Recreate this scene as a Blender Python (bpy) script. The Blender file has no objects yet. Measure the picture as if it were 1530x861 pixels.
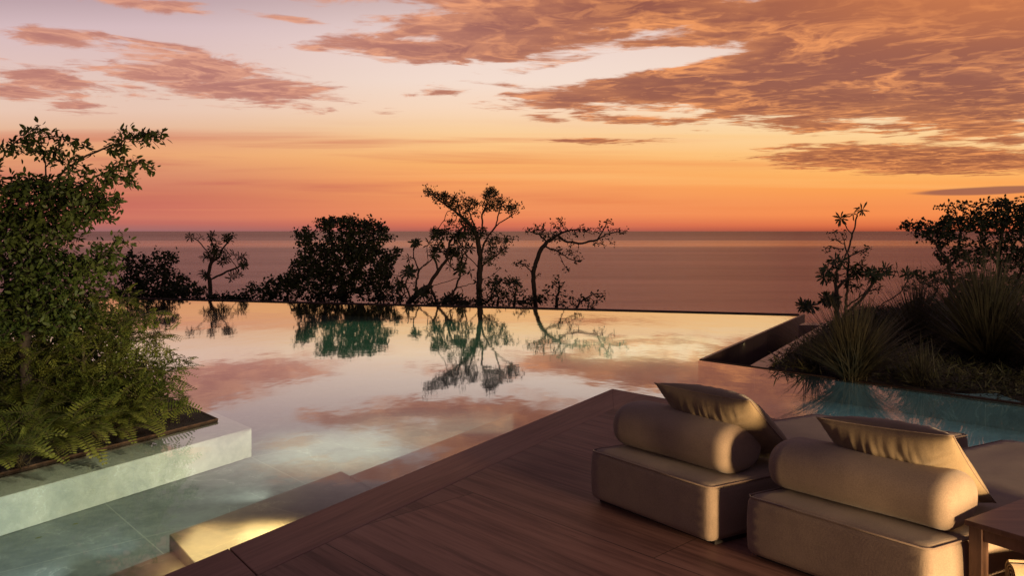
import bpy, bmesh, math, random
import numpy as np
from mathutils import Vector, Matrix, noise as mnoise

SC = bpy.context.scene
COL = SC.collection
FPX, CX, HY, CAMZ = 1200.0, 765.0, 345.0, 1.8
WATER = -0.05

# ------------------------------------------------------------------ helpers
def at(px, py, z):
    """point on the level z that the surveyed photograph pixel looks at"""
    H = CAMZ - z
    Y = FPX * H / (py - HY)
    return Vector(((px - CX) / FPX * Y, Y, z))

def atd(px, py, Y):
    return Vector(((px - CX) / FPX * Y, Y, CAMZ - (py - HY) / FPX * Y))

def tag(o, label=None, cat=None, group=None, kind=None):
    if label: o['label'] = label
    if cat: o['category'] = cat
    if group: o['group'] = group
    if kind: o['kind'] = kind
    return o

def empty(name, loc, label=None, cat=None, group=None):
    o = bpy.data.objects.new(name, None)
    COL.objects.link(o)
    o.location = loc
    o.empty_display_size = 0.2
    return tag(o, label, cat, group)

def link(name, me, mat, parent=None, smooth=False):
    """mesh given in world coordinates; re-based on the parent's location"""
    o = bpy.data.objects.new(name, me)
    COL.objects.link(o)
    if mat: me.materials.append(mat)
    if parent is not None:
        o.parent = parent
        r = parent
        off = Vector(r.location)
        while r.parent is not None:
            r = r.parent
            off += Vector(r.location)
        me.transform(Matrix.Translation(-off))
    if smooth:
        me.polygons.foreach_set('use_smooth', [True] * len(me.polygons))
    return o

def mesh_from(verts, faces, name='m'):
    me = bpy.data.meshes.new(name)
    me.from_pydata([tuple(v) for v in verts], [], faces)
    me.update()
    return me

def bm_mesh(bm, name='m'):
    bmesh.ops.recalc_face_normals(bm, faces=bm.faces)
    me = bpy.data.meshes.new(name)
    bm.to_mesh(me); bm.free()
    return me

def prism(pts, z0, z1, bevel=0.0, seg=2):
    bm = bmesh.new()
    a = [bm.verts.new((p[0], p[1], z0)) for p in pts]
    b = [bm.verts.new((p[0], p[1], z1)) for p in pts]
    bm.faces.new(a[::-1]); bm.faces.new(b)
    n = len(pts)
    for i in range(n):
        bm.faces.new((a[i], a[(i+1) % n], b[(i+1) % n], b[i]))
    if bevel > 0:
        bmesh.ops.bevel(bm, geom=list(bm.edges), offset=bevel, segments=seg, profile=0.5, affect='EDGES')
    return bm_mesh(bm)

def tube_mesh(paths, k=6):
    """paths: list of (points, radii, closed)"""
    V, F = [], []
    for pts, rad, closed in paths:
        pts = [Vector(p) for p in pts]
        n = len(pts); base = len(V)
        for i, p in enumerate(pts):
            if closed: d = pts[(i+1) % n] - pts[i-1]
            else: d = pts[min(i+1, n-1)] - pts[max(i-1, 0)]
            d.normalize()
            up = Vector((0, 0, 1)) if abs(d.z) < 0.9 else Vector((1, 0, 0))
            s = d.cross(up).normalized(); t = s.cross(d)
            r = rad[i] if hasattr(rad, '__len__') else rad
            for j in range(k):
                a = 2*math.pi*j/k
                V.append(p + s*math.cos(a)*r + t*math.sin(a)*r)
        m = n if closed else n-1
        for i in range(m):
            for j in range(k):
                a0 = base+i*k+j; a1 = base+i*k+(j+1) % k
                b0 = base+((i+1) % n)*k+j; b1 = base+((i+1) % n)*k+(j+1) % k
                F.append((a0, a1, b1, b0))
        if not closed:
            F.append(tuple(base+j for j in range(k))[::-1])
            F.append(tuple(base+(n-1)*k+j for j in range(k)))
    return mesh_from(V, F)

# ------------------------------------------------------------------ node helpers
def lin(c):
    return tuple(((v/255)/12.92 if v/255 <= 0.04045 else ((v/255+0.055)/1.055)**2.4) for v in c) + (1.0,)

class NT:
    def __init__(s, tree):
        s.t = tree; s.n = tree.nodes; s.l = tree.links
    def put(s, sock, v):
        if isinstance(v, bpy.types.NodeSocket): s.l.new(v, sock)
        else: sock.default_value = v
    def m(s, op, a, b=None, c=None, clamp=False):
        nd = s.n.new('ShaderNodeMath'); nd.operation = op; nd.use_clamp = clamp
        s.put(nd.inputs[0], a)
        if b is not None: s.put(nd.inputs[1], b)
        if c is not None: s.put(nd.inputs[2], c)
        return nd.outputs[0]
    def add(s, a, b): return s.m('ADD', a, b)
    def sub(s, a, b): return s.m('SUBTRACT', a, b)
    def mul(s, a, b): return s.m('MULTIPLY', a, b)
    def mx(s, a, b): return s.m('MAXIMUM', a, b)
    def sm(s, v, lo, hi, a=0.0, b=1.0, kind='SMOOTHSTEP'):
        nd = s.n.new('ShaderNodeMapRange'); nd.interpolation_type = kind
        s.put(nd.inputs['Value'], v)
        for k, x in (('From Min', lo), ('From Max', hi), ('To Min', a), ('To Max', b)): s.put(nd.inputs[k], x)
        return nd.outputs[0]
    def mix(s, f, a, b, mode='MIX'):
        nd = s.n.new('ShaderNodeMix'); nd.data_type = 'RGBA'; nd.blend_type = mode
        s.put(nd.inputs[0], f); s.put(nd.inputs[6], a); s.put(nd.inputs[7], b)
        return nd.outputs[2]
    def xyz(s, x, y, z=0.0):
        nd = s.n.new('ShaderNodeCombineXYZ')
        s.put(nd.inputs[0], x); s.put(nd.inputs[1], y); s.put(nd.inputs[2], z)
        return nd.outputs[0]
    def noise(s, vec, scale=1.0, detail=4.0, rough=0.5, dist=0.0):
        nd = s.n.new('ShaderNodeTexNoise')
        if vec is not None: s.l.new(vec, nd.inputs['Vector'])
        nd.inputs['Scale'].default_value = scale; nd.inputs['Detail'].default_value = detail
        nd.inputs['Roughness'].default_value = rough; nd.inputs['Distortion'].default_value = dist
        return nd.outputs['Fac']
    def ramp(s, f, stops):
        nd = s.n.new('ShaderNodeValToRGB'); cr = nd.color_ramp
        while len(cr.elements) > 1: cr.elements.remove(cr.elements[-1])
        cr.elements[0].position = stops[0][0]; cr.elements[0].color = stops[0][1]
        for p, c in stops[1:]:
            e = cr.elements.new(p); e.color = c
        s.put(nd.inputs[0], f)
        return nd.outputs[0]
    def obj(s):
        return s.n.new('ShaderNodeTexCoord').outputs['Object']
    def pos(s):
        return s.n.new('ShaderNodeNewGeometry').outputs['Position']
    def map(s, vec, rot=(0, 0, 0), scale=(1, 1, 1), loc=(0, 0, 0)):
        nd = s.n.new('ShaderNodeMapping')
        s.l.new(vec, nd.inputs[0])
        nd.inputs['Rotation'].default_value = rot; nd.inputs['Scale'].default_value = scale
        nd.inputs['Location'].default_value = loc
        return nd.outputs[0]
    def sep(s, v):
        nd = s.n.new('ShaderNodeSeparateXYZ'); s.l.new(v, nd.inputs[0]); return nd.outputs
    def bump(s, h, strength=0.2, dist=0.01):
        nd = s.n.new('ShaderNodeBump'); s.l.new(h, nd.inputs['Height'])
        nd.inputs['Strength'].default_value = strength; nd.inputs['Distance'].default_value = dist
        return nd.outputs[0]

def material(name):
    m = bpy.data.materials.new(name); m.use_nodes = True
    t = NT(m.node_tree)
    b = m.node_tree.nodes['Principled BSDF']
    return m, t, b

# ------------------------------------------------------------------ the sky (world)
def build_world():
    w = bpy.data.worlds.new('World'); SC.world = w; w.use_nodes = True
    t = NT(w.node_tree)
    bg = w.node_tree.nodes['Background']
    d = t.n.new('ShaderNodeTexCoord').outputs['Generated']
    x, y, z = t.sep(d)[:3]
    yy = t.mx(y, 0.12)
    T = t.mx(t.m('DIVIDE', z, yy), 0.0)                 # height over the horizon (tangent)
    S = t.m('DIVIDE', x, yy)                            # heading (tangent)
    q = t.m('DIVIDE', 1.0, t.mx(T, 0.012))              # cloud layer plane, far distance
    p = t.mul(S, q)
    def k(py): return max(0.0, (HY-py)/FPX)*1.6
    def st(lst): return [(min(1, k(a)), lin(c)) for a, c in lst]
    f = t.m('MULTIPLY', T, 1.6, clamp=True)
    Lf = t.ramp(f, st([(345, (160, 106, 106)), (338, (176, 108, 102)), (326, (208, 120, 100)), (312, (204, 114, 98)),
                       (292, (203, 116, 96)), (262, (216, 140, 108)), (232, (235, 168, 118)), (208, (229, 162, 124)),
                       (190, (231, 186, 156)), (165, (233, 198, 178)), (130, (230, 200, 186)), (90, (224, 194, 188)),
                       (40, (214, 187, 190)), (-10, (184, 158, 164)), (-45, (104, 86, 92)), (-130, (84, 70, 78)), (-230, (74, 64, 80))]))
    Cf = t.ramp(f, st([(345, (180, 98, 84)), (337, (216, 112, 84)), (322, (240, 142, 92)), (302, (242, 150, 94)),
                       (272, (249, 164, 98)), (242, (251, 180, 108)), (214, (253, 200, 138)), (192, (250, 208, 160)),
                       (160, (249, 216, 188)), (120, (245, 221, 206)), (60, (238, 214, 206)), (-20, (200, 172, 170)),
                       (-80, (136, 110, 112)), (-230, (80, 68, 82))]))
    Rf = t.ramp(f, st([(345, (180, 86, 60)), (337, (222, 114, 70)), (322, (246, 142, 80)), (302, (247, 150, 84)),
                       (280, (252, 162, 84)), (258, (254, 182, 102)), (238, (255, 196, 122)), (200, (253, 214, 160)),
                       (165, (250, 222, 182)), (110, (246, 222, 204)), (-20, (214, 176, 166)), (-110, (168, 132, 138)),
                       (-230, (118, 98, 118))]))
    c = t.mix(t.sm(S, -0.50, 0.0), Lf, Cf)
    c = t.mix(t.sm(S, 0.0, 0.48), c, Rf)
    # long thin haze streaks low over the sea
    sv = t.xyz(t.mul(S, 1.3), t.mul(T, 34.0), 0.0)
    n1 = t.noise(sv, 1.0, 5.0, 0.55, 0.3)
    low = t.mul(t.sm(T, 0.0, 0.015), t.sm(T, 0.10, 0.145, 1.0, 0.0))
    streak = t.mul(t.mul(t.sm(n1, 0.47, 0.68), low), t.sm(S, -0.2, 0.55, 0.75, 0.35))
    c = t.mix(streak, c, t.mix(t.sm(S, -0.4, 0.3), lin((196, 104, 92)), lin((236, 132, 76))))
    n1b = t.noise(t.xyz(t.mul(S, 0.9), t.mul(T, 52.0), 7.0), 1.0, 4.0, 0.5, 0.2)
    c = t.mix(t.mul(t.mul(t.sm(n1b, 0.52, 0.72), low), 0.45), c, t.mix(t.sm(S, -0.4, 0.3), lin((244, 160, 108)), lin((255, 196, 120))))
    # cloud cover: soft patches broken up by fractal noise on the cloud layer
    blobs = [  # px, py, half width, half height, slope, weight
        (300, 112, 200, 40, 0.17, 1.25), (70, 56, 130, 18, 0.10, 0.9), (100, 122, 170, 18, 0.14, 0.8),
        (118, 160, 60, 8, 0.05, 0.6), (230, 6, 130, 14, 0.12, 0.9), (10, 138, 55, 12, 0.1, 0.9),
        (655, 76, 240, 26, 0.03, 1.0), (900, 20, 440, 50, -0.05, 1.5), (700, 8, 330, 26, 0.1, 0.9), (430, 28, 130, 8, 0.15, 0.7),
        (1330, 50, 440, 100, -0.02, 2.5), (1130, 130, 420, 56, 0.05, 1.9), (860, 150, 150, 20, 0.02, 1.0), (1440, 130, 260, 66, 0.0, 2.0),
        (960, 178, 120, 14, 0.08, 0.85), (1240, 186, 200, 16, 0.04, 0.75), (1480, 192, 110, 22, -0.05, 1.0),
        (1370, 238, 260, 25, 0.02, 2.1), (655, 138, 50, 9, -0.05, 0.6), (575, 168, 26, 5, 0.0, 0.5), (1500, 206, 70, 14, 0.0, 0.9),
        (810, 176, 34, 6, 0.1, 0.5), (1180, 251, 34, 3, 0, 0.5), (1300, 257, 50, 3, 0, 0.5),
        (880, 210, 90, 6, 0.0, 0.55),
        # above the frame, mirrored in the pool
        (200, -150, 420, 40, 0.05, 0.7), (900, -150, 600, 70, 0.0, 1.1), (300, -330, 500, 60, 0, 0.8)]
    F = None
    for (bx, by, rw, rh, sl, wt) in blobs:
        ds = t.sub(S, (bx-CX)/FPX); dt = t.sub(T, (HY-by)/FPX)
        dt = t.add(dt, t.mul(ds, sl))
        a = t.m('POWER', t.m('ABSOLUTE', t.mul(ds, FPX/rw)), 2.0)
        b = t.m('POWER', t.m('ABSOLUTE', t.mul(dt, FPX/rh)), 2.0)
        v = t.mul(t.sub(1.0, t.m('SQRT', t.add(a, b))), wt)
        F = v if F is None else t.mx(F, v)
    # a long clear gap left in the big bank
    gs = t.sub(S, (985-CX)/FPX); gt = t.add(t.sub(T, (HY-88)/FPX), t.mul(gs, -0.16))
    g = t.m('SQRT', t.add(t.m('POWER', t.m('ABSOLUTE', t.mul(gs, FPX/235)), 2.0), t.m('POWER', t.m('ABSOLUTE', t.mul(gt, FPX/22)), 2.0)))
    F = t.sub(F, t.mul(t.mx(t.sub(1.0, g), 0.0), 1.9))
    F = t.mx(F, -1.0)
    pv = t.xyz(p, t.mul(q, 1.15), 3.0)
    nA = t.noise(pv, 1.3, 8.0, 0.62, 0.7)
    nB = t.noise(pv, 4.2, 6.0, 0.62, 0.6)
    dens = t.add(F, t.mul(t.sub(t.add(t.mul(nA, 0.68), t.mul(nB, 0.32)), 0.5), 4.3))
    D = t.sm(dens, 0.0, 0.5)
    thick = t.sm(dens, 0.15, 1.3)
    # billows lit from beneath the cloud deck
    nC = t.noise(t.xyz(p, t.mul(q, 1.0), 11.0), 1.5, 6.0, 0.55, 0.9)
    nD = t.noise(t.xyz(p, t.mul(q, 1.1), 23.0), 4.5, 4.0, 0.6, 0.8)
    ridge = t.sm(t.m('ABSOLUTE', t.sub(nC, 0.5)), 0.0, 0.06, 1.0, 0.0)
    nE = t.noise(t.xyz(p, q, 31.0), 0.8, 3.0, 0.5, 0.5)
    ridge = t.mul(ridge, t.sm(nE, 0.38, 0.6, 0.25, 1.0))
    lum = t.add(t.mul(ridge, 0.6), t.mul(t.sm(nD, 0.46, 0.68), 0.55))
    lum = t.add(lum, t.mul(t.sub(nE, 0.53), 1.1))
    lum = t.mx(lum, 0.0)
    lum = t.m('ADD', lum, t.mul(t.sub(1.0, thick), 0.35), clamp=True)
    lr = t.sm(S, -0.35, 0.2)
    body = t.mix(lr, lin((176, 114, 106)), lin((146, 80, 62)))
    hi = t.mix(lr, lin((226, 160, 132)), lin((238, 150, 88)))
    cc = t.mix(lum, body, hi)
    corner = t.mul(t.sm(S, 0.18, 0.55), t.sm(T, 0.20, 0.29))
    cc = t.mix(t.mul(corner, 0.75), cc, lin((204, 118, 66)))
    c = t.mix(t.mul(D, 0.94), c, cc)
    # one flat grey bar close to the horizon
    gs = t.sub(S, (1480-CX)/FPX); gt = t.add(t.sub(T, (HY-285)/FPX), t.mul(gs, -0.035))
    g = t.m('SQRT', t.add(t.m('POWER', t.m('ABSOLUTE', t.mul(gs, FPX/135)), 2.0), t.m('POWER', t.m('ABSOLUTE', t.mul(gt, FPX/8)), 2.0)))
    g2 = t.add(t.sub(1.0, g), t.mul(t.sub(n1, 0.5), 1.2))
    c = t.mix(t.mul(t.sm(g2, 0.0, 0.3), 0.85), c, lin((150, 92, 78)))
    # dusk behind the camera
    back = t.ramp(t.m('ADD', t.mul(z, 0.5), 0.5, clamp=True), [(0.0, lin((60, 48, 50))), (0.5, lin((112, 84, 88))), (0.75, lin((102, 86, 102))), (1.0, lin((94, 82, 100)))])
    c = t.mix(t.sm(y, 0.0, 0.55), back, c)
    t.l.new(c, bg.inputs[0]); bg.inputs[1].default_value = 1.0
    w.cycles.sampling_method = 'MANUAL'; w.cycles.sample_map_resolution = 512
build_world()

# ------------------------------------------------------------------ materials
def leaf_mat(name, c1, c2, rough=0.55, trans=0.25):
    m, t, b = material(name)
    n = t.noise(t.obj(), 3.0, 3.0)
    n2 = t.noise(t.obj(), 45.0, 2.0)
    f = t.m('ADD', t.mul(n, 0.5), t.mul(n2, 0.5))
    col = t.mix(t.sm(f, 0.35, 0.65), c1+(1,), c2+(1,))
    t.l.new(col, b.inputs['Base Color']); b.inputs['Roughness'].default_value = rough
    b.inputs['Specular IOR Level'].default_value = 0.3
    if trans:
        tr = t.n.new('ShaderNodeBsdfTranslucent'); t.l.new(col, tr.inputs[0])
        ms = t.n.new('ShaderNodeMixShader'); ms.inputs[0].default_value = trans
        t.l.new(b.outputs[0], ms.inputs[1]); t.l.new(tr.outputs[0], ms.inputs[2])
        t.l.new(ms.outputs[0], m.node_tree.nodes['Material Output'].inputs[0])
    return m

def bark_mat(name, c1, c2):
    m, t, b = material(name)
    v = t.map(t.obj(), scale=(9, 9, 3))
    n = t.noise(v, 3.0, 6.0, 0.6)
    t.l.new(t.mix(t.sm(n, 0.35, 0.65), c1+(1,), c2+(1,)), b.inputs['Base Color'])
    b.inputs['Roughness'].default_value = 0.9
    t.l.new(t.bump(n, 0.6, 0.01), b.inputs['Normal'])
    return m

M_LEAF_DARK = leaf_mat('leaf_dark', (0.018, 0.028, 0.010), (0.035, 0.045, 0.016), trans=0.1)
M_LEAF_TREE = leaf_mat('leaf_garden_tree', (0.026, 0.050, 0.009), (0.080, 0.100, 0.020))
M_LEAF_FERN = leaf_mat('leaf_feather', (0.05, 0.078, 0.012), (0.155, 0.165, 0.032))
M_GRASS = leaf_mat('leaf_blade', (0.046, 0.046, 0.026), (0.095, 0.078, 0.042), trans=0.15)
M_GCOVER = leaf_mat('leaf_ground_cover', (0.030, 0.036, 0.014), (0.065, 0.055, 0.024), trans=0.1)
M_BARK = bark_mat('bark', (0.022, 0.015, 0.011), (0.05, 0.035, 0.025))
M_STEM = bark_mat('stem', (0.05, 0.045, 0.02), (0.09, 0.07, 0.03))

def mat_soil():
    m, t, b = material('soil')
    n = t.noise(t.obj(), 9.0, 8.0, 0.7); v = t.noise(t.obj(), 60.0, 4.0, 0.6)
    t.l.new(t.mix(t.sm(n, 0.3, 0.7), (0.014, 0.009, 0.006, 1), (0.04, 0.026, 0.018, 1)), b.inputs['Base Color'])
    b.inputs['Roughness'].default_value = 0.95
    t.l.new(t.bump(t.add(n, v), 0.9, 0.02), b.inputs['Normal'])
    return m
M_SOIL = mat_soil()

U = (at(915, 581, 0) - at(297, 838, 0)).normalized()       # long edge of the deck
W = (at(986, 594, 0) - at(915, 581, 0)).normalized()       # short edge of the deck
ANG_W = math.atan2(W.y, W.x)
ANG_U = math.atan2(U.y, U.x)

def mat_travertine(name, ang, c_dark, c_mid, c_light, tile=(1.2, 2.4), joint=0.004, rough=0.55, jn=1.0):
    """vein-cut stone: streaks run along local x after rotating by ang"""
    m, t, b = material(name)
    v = t.map(t.pos(), rot=(0, 0, -ang))
    x, y, z = t.sep(v)[:3]
    # slabs: each row is offset
    row = t.m('FLOOR', t.m('DIVIDE', y, tile[0]))
    xo = t.add(x, t.mul(row, tile[1]*0.37))
    colm = t.m('FLOOR', t.m('DIVIDE', xo, tile[1]))
    wn = t.n.new('ShaderNodeTexWhiteNoise'); wn.noise_dimensions = '2D'
    t.l.new(t.xyz(row, colm), wn.inputs['Vector'])
    rnd = wn.outputs['Value']
    sv = t.xyz(t.add(t.mul(x, 0.55), t.mul(rnd, 37.0)), t.add(t.mul(y, 7.5), t.mul(rnd, 11.0)), 0.0)
    n = t.noise(sv, 1.0, 8.0, 0.62, 0.35)
    sv2 = t.xyz(t.add(t.mul(x, 1.6), t.mul(rnd, 17.0)), t.mul(y, 34.0), 4.0)
    n2 = t.noise(sv2, 1.0, 6.0, 0.6, 0.25)
    f = t.add(t.mul(n, 0.55), t.mul(n2, 0.45))
    col = t.ramp(f, [(0.34, c_dark+(1,)), (0.44, tuple((a+b2)/2 for a, b2 in zip(c_dark, c_mid))+(1,)), (0.52, c_mid+(1,)), (0.70, c_light+(1,))])
    pits = t.sm(t.noise(t.xyz(t.mul(x, 3.5), t.mul(y, 42.0), 9.0), 1.0, 5.0, 0.7), 0.63, 0.72)
    col = t.mix(t.mul(pits, 0.75), col, tuple(v*0.35 for v in c_dark)+(1,))
    tone = t.sm(rnd, 0.0, 1.0, 0.86, 1.12, 'LINEAR')
    col = t.mix(1.0, col, t.xyz(tone, tone, tone), 'MULTIPLY')
    fy = t.m('ABSOLUTE', t.sub(t.m('FRACT', t.m('DIVIDE', y, tile[0])), 0.5))
    fx = t.m('ABSOLUTE', t.sub(t.m('FRACT', t.m('DIVIDE', xo, tile[1])), 0.5))
    jy = t.sm(fy, 0.5-joint/tile[0], 0.5-joint/tile[0]*0.5); jx = t.sm(fx, 0.5-joint/tile[1], 0.5-joint/tile[1]*0.5)
    j = t.mul(t.mx(jx, jy), jn)
    col = t.mix(j, col, (0.02, 0.012, 0.01, 1))
    t.l.new(col, b.inputs['Base Color'])
    big = t.noise(t.pos(), 1.3, 5.0, 0.6)
    t.l.new(t.add(rough-0.1, t.mul(big, 0.25)), b.inputs['Roughness'])
    h = t.sub(t.mul(n2, 0.5), t.add(t.mul(j, 1.2), t.mul(pits, 0.8)))
    t.l.new(t.bump(h, 0.35, 0.004), b.inputs['Normal'])
    b.inputs['Specular IOR Level'].default_value = 0.35
    return m

M_DECK = mat_travertine('deck_travertine', ANG_W, (0.070, 0.031, 0.023), (0.195, 0.098, 0.073), (0.26, 0.142, 0.108))
M_BORDER = mat_travertine('border_travertine', ANG_U, (0.13, 0.060, 0.042), (0.21, 0.104, 0.074), (0.275, 0.146, 0.108), tile=(30, 60), jn=0)

def mat_poolstone(name, base, vein, dark, tile=None, origin=None, ang=0.0, rough=0.5, line=(0.5, 0.5, 0.45), lw=0.006):
    m, t, b = material(name)
    P = t.pos()
    n = t.noise(P, 2.2, 8.0, 0.6, 0.4)
    n2 = t.noise(P, 14.0, 6.0, 0.6)
    col = t.mix(t.sm(n, 0.35, 0.65), dark+(1,), base+(1,))
    col = t.mix(t.mul(t.sm(n2, 0.4, 0.7), 0.35), col, tuple(v*1.25 for v in base)+(1,))
    wv = t.noise(P, 0.9, 7.0, 0.62, 1.8)
    r = t.sm(t.m('ABSOLUTE', t.sub(wv, 0.5)), 0.0, 0.012, 1.0, 0.0)
    col = t.mix(t.mul(r, t.sm(n, 0.45, 0.6, 0.0, 0.55)), col, vein+(1,))
    if tile:
        v = t.map(P, loc=tuple(-o for o in origin))
        v = t.map(v, rot=(0, 0, -ang))
        x, y = t.sep(v)[:2]
        js = []
        for c, w in ((x, tile[0]), (y, tile[1])):
            if w: js.append(t.sm(t.m('ABSOLUTE', t.sub(t.m('FRACT', t.add(t.m('DIVIDE', c, w), 0.5)), 0.5)), lw*0.5/w, lw/w, 1.0, 0.0))
        j = js[0] if len(js) == 1 else t.mx(js[0], js[1])
        col = t.mix(t.mul(j, 0.8), col, line+(1,))
    t.l.new(col, b.inputs['Base Color']); b.inputs['Roughness'].default_value = rough
    t.l.new(t.bump(n2, 0.15, 0.005), b.inputs['Normal'])
    return m

def mat_water():
    m, t, b = material('pool_water')
    m.node_tree.nodes.remove(b)
    P = t.pos()
    h1 = t.noise(t.map(P, scale=(1.0, 0.6, 1.0)), 1.6, 3.0, 0.5)
    h2 = t.noise(P, 9.0, 2.0, 0.5)
    nrm = t.bump(t.add(t.mul(h1, 1.0), t.mul(h2, 0.07)), 0.055, 0.05)
    ge = t.n.new('ShaderNodeNewGeometry')
    dp = t.n.new('ShaderNodeVectorMath'); dp.operation = 'DOT_PRODUCT'
    t.l.new(ge.outputs['Normal'], dp.inputs[0]); t.l.new(ge.outputs['Incoming'], dp.inputs[1])
    cosv = t.m('ABSOLUTE', dp.outputs['Value'])
    f = t.m('MINIMUM', t.add(t.mul(t.m('POWER', t.sub(1.0, cosv), 6.6), 2.4), 0.015), 0.85)
    tr = t.n.new('ShaderNodeBsdfTransparent'); tr.inputs[0].default_value = (0.82, 0.93, 0.90, 1)
    gl = t.n.new('ShaderNodeBsdfGlossy'); gl.inputs[0].default_value = (0.97, 0.95, 0.93, 1)
    gl.inputs['Roughness'].default_value = 0.035
    t.l.new(nrm, gl.inputs['Normal'])
    ms = t.n.new('ShaderNodeMixShader')
    t.l.new(f, ms.inputs[0]); t.l.new(tr.outputs[0], ms.inputs[1]); t.l.new(gl.outputs[0], ms.inputs[2])
    t.l.new(ms.outputs[0], m.node_tree.nodes['Material Output'].inputs[0])
    return m

def mat_sea():
    m, t, b = material('sea')
    P = t.pos()
    x, y, z = t.sep(P)[:3]
    # swell seen as long flat bands; spacing grows with distance
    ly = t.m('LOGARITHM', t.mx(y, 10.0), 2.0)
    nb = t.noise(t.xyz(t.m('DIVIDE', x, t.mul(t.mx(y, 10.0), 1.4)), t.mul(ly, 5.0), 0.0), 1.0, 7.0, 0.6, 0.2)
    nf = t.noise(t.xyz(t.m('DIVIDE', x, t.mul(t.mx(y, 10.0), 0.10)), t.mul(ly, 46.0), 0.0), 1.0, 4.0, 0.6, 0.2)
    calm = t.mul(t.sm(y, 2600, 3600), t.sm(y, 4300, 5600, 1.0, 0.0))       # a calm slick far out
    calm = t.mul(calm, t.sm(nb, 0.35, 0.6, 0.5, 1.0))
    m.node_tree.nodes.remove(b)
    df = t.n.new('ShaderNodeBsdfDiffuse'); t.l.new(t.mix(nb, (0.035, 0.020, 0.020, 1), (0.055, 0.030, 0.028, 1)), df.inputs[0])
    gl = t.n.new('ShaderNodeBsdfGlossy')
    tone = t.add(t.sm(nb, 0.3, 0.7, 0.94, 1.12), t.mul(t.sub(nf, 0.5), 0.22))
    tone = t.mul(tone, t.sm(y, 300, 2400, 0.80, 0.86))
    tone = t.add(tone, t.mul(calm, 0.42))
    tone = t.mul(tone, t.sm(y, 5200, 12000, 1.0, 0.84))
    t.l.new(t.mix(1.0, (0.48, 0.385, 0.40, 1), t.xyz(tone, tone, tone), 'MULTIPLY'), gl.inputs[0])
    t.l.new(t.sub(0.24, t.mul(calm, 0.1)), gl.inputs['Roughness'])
    h = t.add(t.noise(t.map(P, scale=(0.05, 0.14, 1)), 1.0, 6.0, 0.6), t.mul(nf, 0.6))
    t.l.new(t.bump(h, 0.25, 4.0), gl.inputs['Normal'])
    ad = t.n.new('ShaderNodeAddShader'); t.l.new(df.outputs[0], ad.inputs[0]); t.l.new(gl.outputs[0], ad.inputs[1])
    t.l.new(ad.outputs[0], m.node_tree.nodes['Material Output'].inputs[0])
    return m

def mat_plain(name, c1, c2, scale=6.0, rough=0.7, bump=0.2):
    m, t, b = material(name)
    n = t.noise(t.obj(), scale, 6.0, 0.6)
    t.l.new(t.mix(t.sm(n, 0.35, 0.65), c1+(1,), c2+(1,)), b.inputs['Base Color'])
    b.inputs['Roughness'].default_value = rough
    t.l.new(t.bump(n, bump, 0.004), b.inputs['Normal'])
    return m

def mat_fabric(name, c):
    m, t, b = material(name)
    O = t.obj()
    big = t.noise(O, 5.0, 4.0, 0.6)
    wv = t.n.new('ShaderNodeTexWave'); wv.wave_type = 'BANDS'; wv.bands_direction = 'X'
    t.l.new(O, wv.inputs[0]); wv.inputs['Scale'].default_value = 110; wv.inputs['Distortion'].default_value = 1.5
    wz = t.n.new('ShaderNodeTexWave'); wz.wave_type = 'BANDS'; wz.bands_direction = 'Z'
    t.l.new(O, wz.inputs[0]); wz.inputs['Scale'].default_value = 110; wz.inputs['Distortion'].default_value = 1.5
    wy = t.n.new('ShaderNodeTexWave'); wy.wave_type = 'BANDS'; wy.bands_direction = 'Y'
    t.l.new(O, wy.inputs[0]); wy.inputs['Scale'].default_value = 110; wy.inputs['Distortion'].default_value = 1.5
    fine = t.noise(O, 160.0, 2.0, 0.5)
    wsum = t.add(t.add(wv.outputs['Fac'], wz.outputs['Fac']), wy.outputs['Fac'])
    f = t.add(t.mul(big, 0.5), t.mul(fine, 0.5))
    c1 = tuple(v*0.85 for v in c)+(1,); c2 = tuple(min(1, v*1.12) for v in c)+(1,)
    t.l.new(t.mix(t.sm(f, 0.35, 0.65), c1, c2), b.inputs['Base Color'])
    b.inputs['Roughness'].default_value = 0.85
    b.inputs['Sheen Weight'].default_value = 0.15
    b.inputs['Specular IOR Level'].default_value = 0.2
    soft = t.noise(O, 3.5, 2.0, 0.5)
    t.l.new(t.bump(t.add(t.mul(wsum, 0.12), t.add(t.mul(fine, 0.3), t.mul(soft, 3.0))), 0.35, 0.004), b.inputs['Normal'])
    return m
M_FABRIC = mat_fabric('taupe_fabric', (0.265, 0.200, 0.142))
M_PILLOW = mat_fabric('pillow_fabric', (0.23, 0.172, 0.100))
M_PIPING = mat_fabric('piping_fabric', (0.24, 0.175, 0.13))
M_PLINTH = mat_plain('dark_plinth', (0.02, 0.015, 0.013), (0.03, 0.022, 0.018))
M_WALLDARK = mat_plain('dark_pool_wall', (0.030, 0.020, 0.017), (0.05, 0.034, 0.028), 3.0, 0.95)
M_WALLDARK.node_tree.nodes['Principled BSDF'].inputs['Specular IOR Level'].default_value = 0.05
M_COPING = mat_plain('pink_coping', (0.30, 0.19, 0.15), (0.38, 0.25, 0.20), 4.0, 0.35)

# ------------------------------------------------------------------ setting: sea, hillside
def sea():
    ys = [60, 200, 600, 1500, 4000, 12000, 40000, 110000]
    V, F = [], []
    for yv in ys:
        w = yv*3 + 400
        V += [(-w, yv, -60), (w, yv, -60)]
    for i in range(len(ys)-1):
        F.append((2*i, 2*i+1, 2*i+3, 2*i+2))
    o = link('sea', mesh_from(V, F), mat_sea()); tag(o, kind='structure')
sea()

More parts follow.
